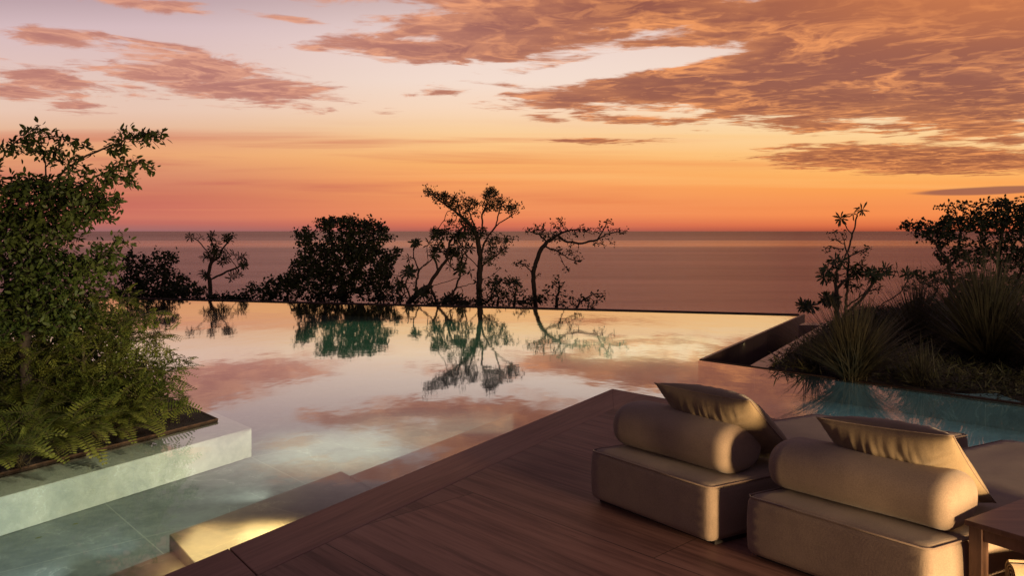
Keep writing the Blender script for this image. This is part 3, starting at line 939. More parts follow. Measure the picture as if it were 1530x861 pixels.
def tree(name, label, cat, Y, skel, blobs, spread=0.9, step=0.14, infl=3.0, kill=0.2, rtip=0.008, rbase=0.08, leaf='small',
         ll=0.09, lw=0.055, per=6, mat=None, bark=None, seed=1, group=None, dens=1.0, droop=0.0, tipw=0.12, rosettes=None, zbase=None):
    rng = np.random.default_rng(seed)
    sk = []
    for line in skel:
        pts = []
        for q in line:
            dy = q[2] if len(q) > 2 else 0
            pts.append(np.array(atd(q[0], q[1], Y+dy)))
        sk.append(pts)
    if zbase is not None:
        p = sk[0][0].copy(); p[2] = zbase; sk[0].insert(0, p)
    attr = blob_points(blobs, Y, spread, rng)
    pos, par = grow(sk, attr, step, infl, kill, seed=seed, droop=droop)
    me, ch, r = branch_mesh(pos, par, rtip, rbase)
    root = empty(name, tuple(pos[0]), label, cat, group)
    link('trunk', me, bark or M_BARK, root, True)
    tips = np.where(ch == 0)[0]
    thin = np.where(r < rtip*2.6)[0]
    B_, D_, N_, L_, Wd = [], [], [], [], []
    def dirof(i):
        d = pos[i]-pos[par[i]] if par[i] >= 0 else np.array((0, 0, 1.0))
        return d/(np.linalg.norm(d)+1e-9)
    if leaf in ('small', 'mix'):
        for i in thin:
            if rng.random() > dens: continue
            d = dirof(i)
            m_ = int(per*(1.6 if ch[i] == 0 else 0.7)+rng.random())
            for _ in range(m_):
                v = d*0.6 + rng.normal(0, 0.75, 3); v /= np.linalg.norm(v)
                B_.append(pos[i] + rng.normal(0, tipw*0.5, 3)); D_.append(v)
                N_.append(rng.normal(0, 1, 3)+np.array((0, 0, 0.8))); s = rng.uniform(0.65, 1.25)
                L_.append(ll*s); Wd.append(lw*s)
    if leaf == 'pinnate':
        for i in thin:
            d = dirof(i)
            for _ in range(int(per + rng.random()*0.9 + (1 if ch[i] == 0 else 0))):
                v = d*0.8 + rng.normal(0, 0.6, 3)*np.array((1, 1, 0.35)); v[2] -= 0.12; v /= np.linalg.norm(v)
                up = np.array((0, 0, 1.0)) + rng.normal(0, 0.22, 3)
                sd = np.cross(v, up); sd /= np.linalg.norm(sd); nn_ = np.cross(sd, v)
                R = ll*rng.uniform(0.6, 1.2); K_ = 8
                for q in range(K_):
                    f = (q+1)/K_
                    bp = pos[i]+v*R*f - np.array((0, 0, 0.25*R*f*f))
                    for sg in (1, -1):
                        B_.append(bp); D_.append(sd*sg+v*0.55); N_.append(nn_+rng.normal(0, 0.15, 3))
                        s = (1.0-0.45*f)*rng.uniform(0.85, 1.1)
                        L_.append(lw*s); Wd.append(lw*0.38*s)
    if leaf in ('rosette', 'mix'):
        for i in tips:
            if leaf == 'mix' and rng.random() > 0.35: continue
            d = dirof(i)+np.array((0, 0, 0.35)); d /= np.linalg.norm(d)
            a = np.cross(d, rng.normal(0, 1, 3)); a /= np.linalg.norm(a); b = np.cross(d, a)
            m_ = rng.integers(11, 18)
            R = (ll if leaf == 'rosette' else ll*1.9)
            for k_ in range(m_):
                th = k_*2.4; el = rng.uniform(-0.35, 0.95)
                v = (a*math.cos(th)+b*math.sin(th))*math.cos(el)+d*math.sin(el); v[2] -= 0.08
                B_.append(pos[i]+d*rng.uniform(-0.03, 0.03)); D_.append(v); N_.append(d+rng.normal(0, 0.2, 3)); s = rng.uniform(0.75, 1.15)
                L_.append(R*s); Wd.append(R*0.2*s if leaf == 'mix' else lw*s)
    if B_:
        ml = leaves_mesh(np.array(B_), np.array(D_), np.array(N_), np.array(L_), np.array(Wd), 'oval' if leaf == 'small' else 'blade', 0.25)
        link('crown', ml, mat or M_LEAF_DARK, root)
    return root

G_FAR = 'trees beyond the infinity edge'
# dark bushes at the far left
tree('garden_shrub', 'dark shrub at far left with two upright tufts, rising behind the infinity edge', 'shrub', 25.5,
     [[(205, 470), (205, 430), (204, 395)], [(235, 470), (242, 430), (246, 395)]],
     [(204, 405, 22, 28, 160), (203, 385, 8, 8, 20), (245, 388, 16, 14, 60), (235, 425, 48, 28, 340), (220, 440, 60, 14, 260), (245, 380, 9, 8, 25), (275, 432, 32, 16, 180), (185, 432, 20, 20, 90)], 0.9, seed=2, per=10, ll=0.10, lw=0.07, group=G_FAR)
tree('plumeria_tree', 'small umbrella shaped tree with rosettes of long leaves, left of the dense round tree', 'tree', 27.8,
     [[(316, 470), (314, 430), (311, 412), (316, 392), (312, 378), (300, 364), (290, 356)],
      [(313, 420), (330, 411), (345, 404), (358, 398), (369, 394)], [(316, 394), (328, 384), (334, 370), (342, 360)], [(316, 392), (322, 376), (316, 360)]],
     [(292, 355, 8, 3, 6), (312, 352, 8, 3, 8), (342, 355, 10, 4, 8), (325, 368, 16, 8, 14), (308, 384, 10, 5, 6), (345, 385, 22, 9, 18), (366, 394, 8, 5, 6),
      (350, 412, 10, 5, 6), (304, 408, 8, 4, 4), (330, 376, 14, 6, 10)], 0.45, step=0.13, kill=0.13, rtip=0.014, rbase=0.075, leaf='rosette', ll=0.21, lw=0.042, seed=3, group=G_FAR)
tree('garden_shrub', 'low dark shrub line between the umbrella tree and the dense round tree', 'shrub', 26.5,
     [[(400, 470), (405, 445)], [(360, 470), (350, 450)], [(430, 470), (430, 440)], [(300, 470), (300, 450)]],
     [(395, 438, 34, 14, 200), (425, 430, 30, 22, 220), (340, 446, 40, 7, 90), (378, 428, 8, 8, 20)], 0.8, seed=4, per=10, ll=0.10, lw=0.07, group=G_FAR)
tree('dense_tree', 'dense round dark tree, fullest crown beyond the pool edge', 'tree', 27.0,
     [[(515, 480), (515, 440), (510, 410), (500, 380), (492, 350)], [(515, 430), (540, 400), (556, 370), (560, 345)], [(512, 420), (485, 405), (465, 385)],
      [(515, 440), (550, 425), (572, 405)], [(510, 400), (520, 370), (525, 345)]],
     [(515, 372, 42, 30, 360), (498, 334, 14, 9, 50), (590, 378, 9, 10, 20), (552, 338, 16, 10, 60), (530, 345, 20, 14, 90), (442, 418, 14, 16, 60), (462, 368, 14, 7, 30), (470, 400, 32, 32, 260), (545, 385, 36, 42, 380), (500, 425, 62, 34, 420), (565, 430, 32, 22, 90), (460, 355, 12, 12, 40), (485, 334, 10, 10, 40),
      (520, 330, 16, 8, 60), (556, 337, 18, 10, 60), (452, 345, 7, 7, 14), (578, 350, 8, 12, 25), (575, 400, 12, 30, 60)], 1.2, step=0.13, kill=0.15, rbase=0.12, seed=5, per=8, ll=0.10, lw=0.07, group=G_FAR)
tree('bare_shrub', 'thin open shrub with crooked bare twigs just right of the dense round tree', 'shrub', 26.5,
     [[(590, 470), (586, 440), (580, 420)], [(590, 460), (605, 438), (600, 415)], [(560, 470), (570, 440)]],
     [(575, 425, 22, 26, 70), (598, 425, 18, 22, 50), (560, 445, 20, 10, 30)], 0.6, step=0.12, kill=0.17, rtip=0.010, rbase=0.045, leaf='small', dens=0.35, per=3, seed=6, group=G_FAR)
tree('plumeria_tree', 'left leaning plumeria with thick bare forked limbs beside the tallest tree', 'tree', 25.6,
     [[(605, 472), (611, 453), (632, 432), (660, 423), (685, 416), (702, 406)], [(618, 445), (622, 424), (626, 404), (645, 388), (652, 374)],
      [(626, 404), (618, 386), (620, 368)], [(640, 428), (655, 405), (668, 388), (672, 360)], [(626, 402), (640, 390), (638, 374)], [(614, 450), (606, 425), (611, 408)],
      [(660, 470), (668, 448), (682, 430), (712, 422)], [(682, 430), (690, 405), (698, 385)], [(655, 405), (648, 380), (662, 355)]],
     [(620, 364, 4, 2, 2), (638, 367, 4, 3, 2), (609, 388, 5, 4, 3), (612, 406, 9, 6, 10), (668, 352, 14, 10, 12), (655, 372, 16, 12, 12), (690, 370, 16, 14, 16),
      (600, 424, 8, 8, 5), (650, 350, 8, 4, 4), (680, 392, 20, 14, 12), (635, 440, 18, 6, 8), (676, 446, 20, 6, 8), (685, 350, 10, 8, 8)],
     0.6, step=0.12, kill=0.13, rtip=0.012, rbase=0.10, leaf='rosette', ll=0.24, lw=0.055, seed=7, group=G_FAR)
tree('feathery_tree', 'tallest dark tree beyond the infinity edge with airy forked crown against the orange sky', 'tree', 25.2,
     [[(719, 480), (717, 455), (716, 430), (718, 400), (716, 370), (712, 350), (700, 332), (688, 322), (672, 310), (655, 298), (640, 284)],
      [(718, 396), (722, 368), (730, 352), (741, 338), (757, 327), (772, 317), (777, 306)], [(716, 362), (722, 345), (720, 325), (728, 305)],
      [(712, 350), (706, 330), (700, 312)], [(718, 400), (732, 388), (745, 380), (758, 368)], [(716, 400), (700, 385), (690, 370)], [(718, 420), (735, 412), (750, 400)],
      [(741, 338), (745, 320), (750, 305)], [(688, 322), (684, 305), (678, 296)]],
     [(640, 285, 10, 9, 49), (655, 293, 14, 8, 57), (668, 300, 18, 10, 83), (690, 304, 22, 14, 114), (704, 312, 12, 16, 68), (732, 290, 12, 9, 64), (728, 305, 12, 14, 53), (752, 305, 16, 12, 64), (766, 312, 12, 10, 45),
      (700, 343, 22, 12, 130), (690, 332, 14, 8, 30), (672, 332, 8, 4, 10), (655, 349, 14, 5, 18), (716, 350, 14, 12, 50), (742, 368, 22, 14, 70), (752, 358, 18, 8, 34), (735, 385, 16, 12, 30), (765, 357, 10, 3, 8), (690, 360, 12, 10, 34)],
     0.8, step=0.09, kill=0.10, rtip=0.0045, rbase=0.10, leaf='mix', ll=0.075, lw=0.045, per=3, seed=8, dens=0.8, group=G_FAR, tipw=0.1)
tree('windswept_tree', 'small windswept tree with one long crown arm reaching right, right of the tallest tree', 'tree', 26.0,
     [[(803, 480), (801, 459), (798, 430), (797, 408), (802, 390), (808, 374), (817, 362), (826, 352)],
      [(817, 362), (832, 352), (848, 362), (870, 364), (892, 359), (905, 350), (920, 347), (936, 348)], [(832, 352), (850, 345), (870, 343), (885, 350)],
      [(812, 368), (830, 374), (848, 386), (866, 392)], [(817, 362), (806, 350), (792, 346)], [(797, 410), (786, 398), (776, 392)], [(892, 359), (905, 338), (908, 328)], [(832, 370), (842, 395), (848, 405)]],
     [(812, 342, 26, 12, 90), (790, 345, 14, 6, 24), (835, 334, 14, 9, 36), (825, 352, 24, 10, 60), (858, 346, 22, 10, 46), (880, 343, 18, 8, 30), (908, 338, 16, 12, 34), (926, 346, 14, 7, 26), (905, 364, 18, 6, 20),
      (860, 382, 18, 8, 34), (840, 374, 20, 8, 30), (776, 393, 14, 4, 20), (850, 403, 6, 5, 8), (800, 408, 8, 10, 18)],
     0.8, step=0.11, kill=0.14, rtip=0.0075, rbase=0.08, leaf='small', ll=0.075, lw=0.05, per=3, seed=9, dens=0.65, group=G_FAR, tipw=0.08)
tree('garden_shrub', 'leafy dark shrub around the foot of the tallest tree', 'shrub', 25.0,
     [[(740, 475), (745, 445)], [(700, 475), (700, 455)], [(765, 475), (770, 440)]],
     [(742, 420, 20, 12, 80), (755, 442, 40, 18, 260), (690, 452, 50, 7, 140), (765, 425, 14, 10, 40), (790, 450, 34, 10, 130)], 0.7, seed=10, per=8, dens=0.9, leaf='mix', group=G_FAR)
tree('garden_shrub', 'low spreading shrub trailing off to the right of the windswept tree', 'shrub', 25.0,
     [[(830, 480), (832, 450), (836, 430)], [(850, 480), (866, 452), (885, 440), (905, 438)], [(870, 480), (890, 455)]],
     [(832, 438, 20, 18, 120), (850, 450, 36, 12, 170), (880, 450, 26, 10, 70), (898, 440, 14, 10, 20), (836, 420, 12, 6, 14)], 0.6, seed=11, per=5, dens=0.7, group=G_FAR)

tree('garden_shrub', 'low dark shrub along the pool edge under the bare plumeria limbs', 'shrub', 25.9,
     [[(600, 475), (598, 452)], [(640, 475), (645, 452)], [(680, 475), (682, 452)], [(575, 475), (572, 448)]],
     [(590, 446, 34, 10, 90), (640, 452, 44, 7, 120), (690, 453, 36, 7, 90)], 0.6, seed=12, per=8, dens=0.9, group=G_FAR)
tree('garden_shrub', 'low dark shrub along the pool edge below the umbrella shaped tree', 'shrub', 26.8,
     [[(300, 472), (300, 446)], [(340, 472), (342, 448)], [(260, 472), (260, 445)]],
     [(300, 443, 50, 8, 170), (340, 446, 40, 7, 110), (255, 440, 40, 10, 120)], 0.6, seed=13, per=9, dens=0.95, group=G_FAR)
# right hand trees
G_R = 'trees on the right hand bed'
tree('plumeria_tree', 'tall thin plumeria crowned by two rosettes, at the left end of the grass bed', 'tree', 15.5,
     [[(1252, 500), (1250, 450), (1250, 420), (1252, 402), (1262, 386), (1268, 372), (1273, 350), (1278, 335), (1281, 322)], [(1273, 350), (1264, 338), (1259, 327)],
      [(1252, 402), (1243, 398), (1236, 410)], [(1250, 430), (1268, 415), (1282, 408)], [(1250, 440), (1226, 452), (1204, 458)], [(1250, 440), (1238, 446)],
      [(1300, 480), (1311, 458), (1330, 448), (1346, 437), (1356, 420), (1358, 410)], [(1262, 470), (1285, 450), (1300, 430), (1312, 414), (1328, 403)], [(1252, 402), (1248, 392)]],
     [(1282, 318, 8, 4, 4), (1259, 325, 4, 3, 2), (1247, 391, 7, 3, 3), (1236, 410, 12, 8, 9), (1282, 404, 14, 10, 12), (1310, 412, 16, 8, 12), (1328, 402, 8, 5, 5), (1358, 408, 4, 3, 2),
      (1204, 458, 10, 4, 5), (1234, 448, 16, 7, 10), (1270, 425, 18, 10, 12)], 0.35, step=0.075, kill=0.075, rtip=0.011, rbase=0.055, leaf='rosette', ll=0.17, lw=0.036, seed=20, group=G_R, zbase=-0.1)
tree('twiggy_shrub', 'fine twiggy small leaved bush growing through the tall plumeria', 'shrub', 15.9,
     [[(1262, 490), (1266, 420), (1268, 385), (1262, 365)], [(1268, 385), (1285, 375), (1300, 370)], [(1264, 460), (1290, 440), (1310, 430)]],
     [(1248, 352, 18, 14, 34), (1240, 370, 14, 8, 18), (1285, 378, 20, 10, 26), (1262, 398, 18, 14, 30), (1300, 430, 24, 14, 50), (1240, 415, 22, 10, 22)],
     0.35, step=0.07, kill=0.09, rtip=0.005, rbase=0.03, leaf='small', ll=0.05, lw=0.03, per=2, dens=0.7, seed=21, group=G_R, zbase=-0.1, tipw=0.05)
tree('dense_tree', 'gnarled bushy tree with several dark trunks at the right edge, behind the tall grasses', 'tree', 16.5,
     [[(1416, 500), (1417, 450), (1421, 420), (1418, 400), (1408, 380), (1396, 360), (1380, 345), (1362, 338)], [(1418, 402), (1430, 380), (1436, 350), (1428, 320)],
      [(1489, 500), (1489, 455), (1494, 420), (1492, 390), (1496, 350), (1505, 325)], [(1492, 400), (1475, 375), (1460, 345)], [(1513, 500), (1515, 455), (1524, 410), (1530, 370)],
      [(1489, 450), (1470, 430), (1450, 412)]],
     [(1368, 336, 16, 8, 40), (1388, 345, 20, 14, 70), (1410, 350, 26, 24, 170), (1424, 308, 8, 9, 20), (1440, 330, 26, 16, 130), (1420, 385, 18, 16, 70), (1470, 330, 28, 22, 180),
      (1505, 325, 30, 24, 220), (1540, 330, 30, 34, 200), (1500, 370, 34, 26, 200), (1530, 400, 30, 34, 160), (1460, 380, 24, 18, 90), (1450, 420, 34, 18, 90), (1500, 430, 34, 20, 110), (1380, 415, 20, 12, 30), (1480, 306, 12, 8, 24), (1515, 303, 10, 8, 24)],
     0.7, step=0.085, kill=0.10, rtip=0.005, rbase=0.065, leaf='small', ll=0.066, lw=0.046, per=6.5, seed=22, dens=0.95, group=G_R, zbase=-0.1, tipw=0.07)
tree('twiggy_shrub', 'sparse reddish twigs between the tall plumeria and the gnarled bushy tree', 'shrub', 15.0,
     [[(1370, 490), (1372, 455), (1380, 430)], [(1372, 470), (1395, 445), (1402, 425)], [(1370, 480), (1350, 455)]],
     [(1375, 430, 22, 14, 40), (1395, 425, 16, 16, 34), (1355, 455, 18, 10, 24)], 0.4, step=0.07, kill=0.09, rtip=0.005, rbase=0.03, leaf='mix', ll=0.05, lw=0.02, per=2, dens=0.5, seed=23, group=G_R, zbase=-0.1)

tree('garden_shrub', 'dark undergrowth bush behind the grasses, under the gnarled bushy tree', 'shrub', 14.2,
     [[(1340, 510), (1342, 470)], [(1400, 510), (1402, 460)], [(1470, 510), (1470, 455)], [(1290, 510), (1290, 480)]],
     [(1330, 478, 50, 18, 160), (1400, 465, 50, 24, 240), (1470, 455, 60, 34, 300), (1270, 490, 40, 14, 90), (1520, 450, 40, 40, 160)], 0.5, step=0.08, kill=0.10, rtip=0.004, rbase=0.03,
     leaf='small', ll=0.07, lw=0.035, per=6, seed=24, group=G_R, zbase=-0.1, tipw=0.07)

# ------------------------------------------------------------------ long bladed grasses on the right
def grass_clump(c, n, L, spread, label, seed, up=1.0, width=0.010, name='tall_grass'):
    rng = np.random.default_rng(seed)
    V, F = [], []
    S = 9
    for k in range(n):
        th = rng.uniform(0, 2*math.pi)
        tilt = rng.uniform(0, 1)**0.85*1.08*spread + 0.04
        tilt = min(tilt, 1.25)
        l = L*rng.uniform(0.6, 1.12)
        bend = rng.uniform(0.15, 1.0)*0.55*spread
        p = np.array((c.x+rng.normal(0, 0.05), c.y+rng.normal(0, 0.05), c.z))
        a = tilt; az = th
        tw = rng.normal(0, 0.25)
        base = len(V)
        w0 = width*rng.uniform(0.7, 1.3)
        for s in range(S+1):
            f = s/S
            hd = np.array((math.cos(az), math.sin(az), 0)); sd = np.array((-math.sin(az+tw), math.cos(az+tw), 0))
            w = w0*(1-f**2.2)+0.0006
            V.append(p-sd*w*0.5); V.append(p+sd*w*0.5+np.array((0, 0, w*0.3)))
            aa = a + bend*f*f
            p = p + (hd*math.sin(aa)+np.array((0, 0, math.cos(aa))))*l/S
            if p[2] < c.z+0.01: p[2] = c.z+0.01
        for s in range(S):
            b = base+2*s
            F.append((b, b+1, b+3, b+2))
    o = link(name, mesh_from(V, F), M_GRASS)
    me = o.data; me.transform(Matrix.Translation(-Vector(c))); o.location = c
    tag(o, label, 'grass', 'clumps of long bladed grass in the right bed')
    return o
gz = -0.05
grass_clump(at(1272, 568, gz), 1100, 1.12, 0.95, 'upright fountain of grass at the left of the bed, by the pool edge', 31)
grass_clump(at(1476, 545, gz), 1300, 1.65, 1.05, 'largest spiky grass fountain, spreading below the gnarled tree', 32, width=0.014)
grass_clump(at(1370, 520, gz), 700, 1.3, 1.1, 'drooping grass clump between the two big fountains, set back', 33)
grass_clump(at(1590, 570, gz), 700, 1.3, 1.0, 'grass clump cut by the right edge of the view', 34)
grass_clump(at(1215, 552, gz), 240, 0.62, 1.5, 'low flattened grass tuft beside the pinkish kerb', 35, width=0.008)
grass_clump(at(1375, 575, gz), 260, 0.62, 1.5, 'short sprawling grass tuft at the pool edge between the fountains', 36, width=0.008)
grass_clump(at(1300, 520, gz), 240, 0.85, 1.0, 'grass tuft behind the upright fountain', 37)
grass_clump(at(1440, 500, gz), 260, 1.1, 0.8, 'grass clump rising in front of the gnarled trunks', 38, width=0.012)

def ground_cover():
    rng = np.random.default_rng(5)
    B_, D_, N_, L_, Wd = [], [], [], [], []
    n = 0
    poly = [p.xy for p in bedP]
    def inside(x, y):
        c = False; j = len(poly)-1
        for i in range(len(poly)):
            if ((poly[i][1] > y) != (poly[j][1] > y)) and (x < (poly[j][0]-poly[i][0])*(y-poly[i][1])/(poly[j][1]-poly[i][1])+poly[i][0]): c = not c
            j = i
        return c
    while n < 26000:
        y = rng.uniform(7.5, 19); x = rng.uniform(3.2, 12.5)
        if x > y*0.70 or not inside(x, y): continue
        h = 0.10+0.12*max(0, mnoise.noise(Vector((x*0.9, y*0.9, 2))))
        B_.append((x, y, -0.06+rng.uniform(0, 1)*h)); D_.append(rng.normal(0, 1, 3)*np.array((1, 1, 0.5))+np.array((0, 0, 0.4)))
        N_.append(rng.normal(0, 0.6, 3)+np.array((0, 0, 1))); s = rng.uniform(0.6, 1.3)
        L_.append(0.15*s); Wd.append(0.014*s); n += 1
    o = link('ground_cover', leaves_mesh(np.array(B_), np.array(D_), np.array(N_), np.array(L_), np.array(Wd)), M_GCOVER)
    tag(o, 'low dark ground cover between the grasses', 'ground cover', kind='stuff')
ground_cover()

# ------------------------------------------------------------------ left planter planting
tree('leafy_tree', 'bushy green tree at the left edge with long leafy sprays reaching over the pool', 'tree', 7.2,
     [[(40, 640), (38, 560), (36, 480), (45, 400), (55, 330), (65, 285)], [(55, 330), (75, 280), (98, 252), (130, 232), (170, 216), (205, 203), (236, 196)],
      [(60, 330), (100, 290), (135, 270), (165, 255), (205, 240)], [(65, 285), (68, 250), (62, 215), (56, 188)], [(68, 250), (85, 225), (98, 205)],
      [(36, 480), (10, 420), (-10, 330), (-5, 250), (20, 215), (42, 200)], [(45, 400), (95, 340), (130, 320), (150, 300)],
      [(36, 480), (90, 430), (130, 400), (165, 372), (176, 356)], [(36, 500), (90, 470), (140, 440), (165, 430)]],
     [(120, 243, 26, 6, 14), (160, 221, 26, 5, 16), (210, 203, 30, 4, 16), (150, 264, 34, 8, 26), (195, 246, 22, 5, 12), (60, 200, 6, 16, 10), (80, 232, 10, 10, 6), (95, 212, 8, 8, 6),
      (20, 222, 24, 14, 14), (60, 278, 42, 16, 110), (30, 300, 46, 36, 260), (110, 290, 44, 20, 150), (145, 300, 40, 14, 60), (172, 268, 26, 9, 24), (130, 320, 26, 16, 60),
      (30, 370, 60, 50, 420), (75, 340, 50, 30, 170), (-10, 310, 40, 60, 160), (90, 410, 62, 36, 330), (145, 395, 28, 24, 110), (165, 365, 14, 10, 22), (20, 460, 60, 55, 340), (100, 465, 56, 34, 220)],
     0.42, step=0.055, infl=1.2, kill=0.06, rtip=0.0028, rbase=0.05, leaf='small', ll=0.060, lw=0.024, per=7.4, mat=M_LEAF_TREE, seed=40, tipw=0.045)
tree('leafy_shrub', 'layered leafy shrub in the planter under the bushy tree, with flat sprays over the water', 'shrub', 7.35,
     [[(120, 660), (120, 600), (125, 540), (130, 490)], [(122, 590), (160, 560), (210, 550), (255, 556), (282, 548)], [(124, 560), (170, 520), (220, 505), (255, 500)],
      [(125, 540), (170, 490), (220, 470), (248, 464)], [(122, 600), (180, 590), (230, 595), (275, 600)], [(130, 500), (170, 460), (200, 445)], [(120, 600), (60, 570), (10, 560)], [(125, 540), (60, 510), (0, 500)]],
     [(200, 475, 46, 10, 70), (160, 450, 40, 16, 90), (215, 500, 42, 10, 90), (200, 530, 50, 14, 120), (250, 545, 32, 8, 60), (225, 570, 45, 12, 110), (250, 595, 30, 10, 60), (150, 500, 50, 34, 200), (140, 560, 60, 34, 200),
      (60, 520, 70, 36, 260), (40, 580, 60, 36, 200), (180, 600, 50, 14, 90), (110, 610, 70, 24, 160)],
     0.36, step=0.05, infl=1.0, kill=0.06, rtip=0.0024, rbase=0.03, leaf='pinnate', ll=0.17, lw=0.042, per=1.1, mat=M_LEAF_FERN, bark=M_STEM, seed=41, tipw=0.035)

tree('leafy_shrub', 'dark dense shrub filling the planter behind the ferns and feathery sprays', 'shrub', 8.1,
     [[(90, 640), (90, 560), (95, 500)], [(90, 600), (150, 560), (190, 540)], [(90, 600), (30, 560), (0, 520)], [(95, 540), (140, 490), (165, 470)]],
     [(60, 480, 90, 50, 300), (140, 500, 60, 44, 260), (80, 560, 120, 50, 420), (180, 560, 50, 44, 200), (0, 560, 60, 60, 200), (215, 580, 30, 30, 90)],
     0.30, step=0.06, infl=1.2, kill=0.07, rtip=0.0026, rbase=0.03, leaf='small', ll=0.062, lw=0.034, per=8, mat=M_LEAF_TREE, bark=M_STEM, seed=43, tipw=0.045)

def fern(c, nf, L, label, seed, lean=None, leaflet=0.075):
    """clump of arching pinnate fronds: rachis with paired leaflets"""
    rng = np.random.default_rng(seed)
    root = empty('fern_plant', tuple(c), label, 'fern', 'ferny plants along the planter rim')
    paths = []; B_, D_, N_, L_, Wd = [], [], [], [], []
    for k in range(nf):
        az = rng.uniform(0, 2*math.pi)
        if lean is not None and rng.random() < 0.6: az = lean + rng.normal(0, 0.7)
        el = rng.uniform(0.5, 1.25); l = L*rng.uniform(0.65, 1.15); curl = rng.uniform(0.9, 1.7)
        S = 24
        p = np.array(c) + np.array((rng.normal(0, .03), rng.normal(0, .03), 0))
        pts = [p.copy()]
        a = el
        roll = rng.normal(0, 0.35)
        for s in range(S):
            f = s/S
            aa = el - curl*f*f
            d = np.array((math.cos(az)*math.cos(aa), math.sin(az)*math.cos(aa), math.sin(aa)))
            p = p + d*l/S
            if p[2] < 0.0: p[2] = 0.0
            pts.append(p.copy())
            if f > 0.22:
                side = np.array((-math.sin(az), math.cos(az), 0)); upv = np.cross(side, d)
                side = side*math.cos(roll)+upv*math.sin(roll)
                taper = math.sin(min(1, (f-0.18)/0.30)*math.pi/2)*(1-(max(0, f-0.55)/0.5)**1.6)
                for sg in (1, -1):
                    B_.append(p); D_.append(side*sg+d*0.42+upv*(-0.10)+rng.normal(0, 0.04, 3)); N_.append(upv*0.9+side*sg*0.2)
                    L_.append(leaflet*max(0.25, taper)*rng.uniform(0.9, 1.1)); Wd.append(l/S*0.62)
        paths.append((pts, [0.0032*(1-0.75*i/S) for i in range(S+1)], False))
    link('stems', tube_mesh(paths, 4), M_STEM, root)
    link('fronds', leaves_mesh(np.array(B_), np.array(D_), np.array(N_), np.array(L_), np.array(Wd), 'oval', 0.12), M_LEAF_FERN, root)
    return root
zf = -0.03
lean = math.atan2(-0.6, 0.8)
spots = [((190, 652), 16, 0.46, 'fern at the soil corner of the planter, rightmost of the row'),
         ((150, 660), 17, 0.55, 'fern second from the right along the planter rim'),
         ((85, 680), 17, 0.55, 'broad bright fern near the middle of the planter rim'),
         ((25, 700), 16, 0.55, 'fern at the left edge of the picture by the planter rim'),
         ((175, 625), 16, 0.66, 'taller fern behind the rim, under the flat sprays of the shrub'),
         ((100, 640), 16, 0.75, 'tall fern in the second row below the bushy tree'),
         ((30, 655), 16, 0.75, 'tall fern in the second row at the left edge'),
         ((-30, 720), 14, 0.55, 'fern just cut by the left edge of the picture')]
for i, ((fx, fy), nf, L, lab) in enumerate(spots):
    fern(at(fx, fy, zf), nf+8, L*1.25, lab, 60+i, lean, 0.105)
# fallen leaves drifting in the pool
for (lx, ly, s) in ((108, 785, 0.03), (52, 806, 0.03)):
    p = at(lx, ly, WATER+0.006)
    me = leaves_mesh(np.array([tuple(p)]), np.array([(0.4, 0.9, 0.0)]), np.array([(0, 0, 1.0)]), np.array([0.05]), np.array([0.02]), 'oval', 0.05)
    o = link('fallen_leaf', me, M_LEAF_FERN)
    me.transform(Matrix.Translation(-p)); o.location = p
    tag(o, 'small green leaf floating near the planter wall' if lx > 100 else 'small green leaf floating closest to the left edge', 'leaf', 'leaves floating on the pool')

# ------------------------------------------------------------------ lamps
def lamp(kind, name, loc, energy, color, size=0.05, target=None, spot=None, blend=0.8, spec=0.0):
    L = bpy.data.lights.new(name, kind); L.energy = energy; L.color = color
    if kind == 'AREA': L.size = size
    else: L.shadow_soft_size = size
    if kind == 'SPOT': L.spot_size = math.radians(spot); L.spot_blend = blend
    o = bpy.data.objects.new(name, L); COL.objects.link(o); o.location = loc
    if target is not None:
        o.rotation_euler = (Vector(target)-Vector(loc)).to_track_quat('-Z', 'Y').to_euler()
    return o
WARM = (1.0, 0.66, 0.32); TEAL = (0.55, 0.95, 0.85); PALE = (0.92, 0.95, 0.85)
# villa lamp behind the camera on the right
lamp('SPOT', 'villa_lamp', (5.45, -0.9, 0.46), 6700, (1.0, 0.66, 0.34), 0.55, (2.3, 4.8, 0.5), 56, 0.9)
lamp('SPOT', 'bed_fill_light', (7.6, 3.4, 2.2), 1200, (1.0, 0.76, 0.48), 0.25, (7.6, 10.5, 0.3), 66, 1.0)  # added warm spot to brighten the grasses, no fitting stands there
# garden light on the planting and the planter corner
lamp('SPOT', 'garden_lamp', (-1.2, 4.4, 1.5), 420, (1.0, 0.84, 0.56), 0.10, (-4.0, 7.0, 0.0), 88, 1.0)
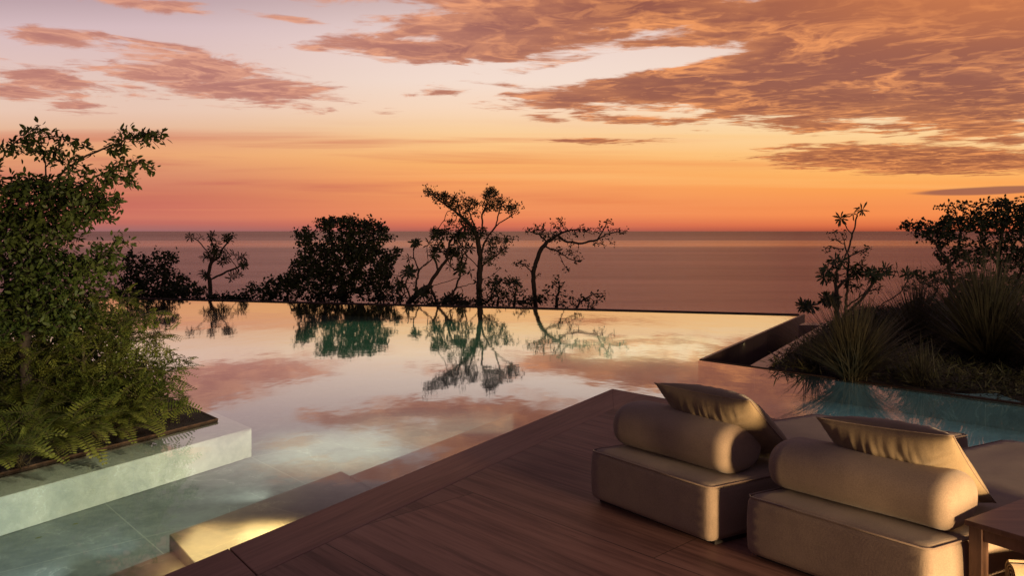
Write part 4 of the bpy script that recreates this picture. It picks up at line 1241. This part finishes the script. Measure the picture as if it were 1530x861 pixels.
# added unseen panels imitate scattered pool glow; warm lamp over the bench
def glow(px, py, e, c, size):
    p = at(px, py, -0.3)
    lamp('AREA', 'pool_glow_light', (p.x, p.y, -0.075), e, c, size, (p.x, p.y, -1.0))
glow(490, 665, 12, (1.0, 0.93, 0.70), 1.3)
p = at(340, 796, -0.07)
lamp('AREA', 'bench_lamp', (p.x, p.y, -0.072), 7.0, (1.0, 0.74, 0.32), 0.62, (p.x+0.0, p.y, -1.0))
p = at(395, 776, -0.07)
lamp('AREA', 'bench_lamp', (p.x, p.y, -0.073), 1.8, (1.0, 0.76, 0.34), 0.3, (p.x+0.0, p.y, -1.0))
glow(60, 800, 0.8, (0.50, 0.80, 0.90), 2.0)
glow(640, 640, 8, (1.0, 1.0, 0.75), 1.8)
glow(640, 500, 62, (0.28, 1.0, 0.42), 5.5)
glow(960, 515, 110, (0.95, 1.0, 0.50), 3.0)
wn = Vector((-0.870, 0.4925, 0))
for (px, py, e, c, L, an) in ((335, 700, 50, (1.0, 0.94, 0.80), 0.75, 80), (120, 765, 13, (0.80, 0.95, 1.0), 0.8, 84), (10, 800, 20, (0.88, 0.98, 1.0), 0.8, 84)):
    p = at(px, py, -0.16)
    lamp('SPOT', 'wall_lamp', tuple(p - wn*L), e, c, 0.015, tuple(p+Vector((0, 0, 0.05))), an, 1.0)
glow(1400, 630, 9, (0.55, 0.92, 1.0), 2.4)
for (px, py, e, c) in ((625, 668, 0.5, PALE), (1000, 547, 0.6, PALE), (1055, 517, 0.8, PALE)):
    lamp('POINT', 'pool_glow_light', tuple(at(px, py, -0.18)), e, c, 0.1)

# ------------------------------------------------------------------ camera and render
cam = bpy.data.cameras.new('camera'); cam.sensor_width = 36.0; cam.lens = 36.0*FPX/1530
cam.shift_y = -(861/2-HY)/1530
cam.clip_end = 300000; cam.clip_start = 0.05
co = bpy.data.objects.new('camera', cam); COL.objects.link(co)
co.location = (0, 0, CAMZ); co.rotation_euler = (math.radians(90), 0, 0)
SC.camera = co
SC.render.engine = 'CYCLES'
SC.cycles.transparent_max_bounces = 16
SC.cycles.max_bounces = 5; SC.cycles.diffuse_bounces = 2; SC.cycles.glossy_bounces = 3
SC.cycles.caustics_reflective = False; SC.cycles.caustics_refractive = False
SC.cycles.sample_clamp_indirect = 4.0
SC.view_settings.view_transform = 'Standard'; SC.view_settings.look = 'None'
SC.view_settings.exposure = 0.0; SC.view_settings.gamma = 1.0
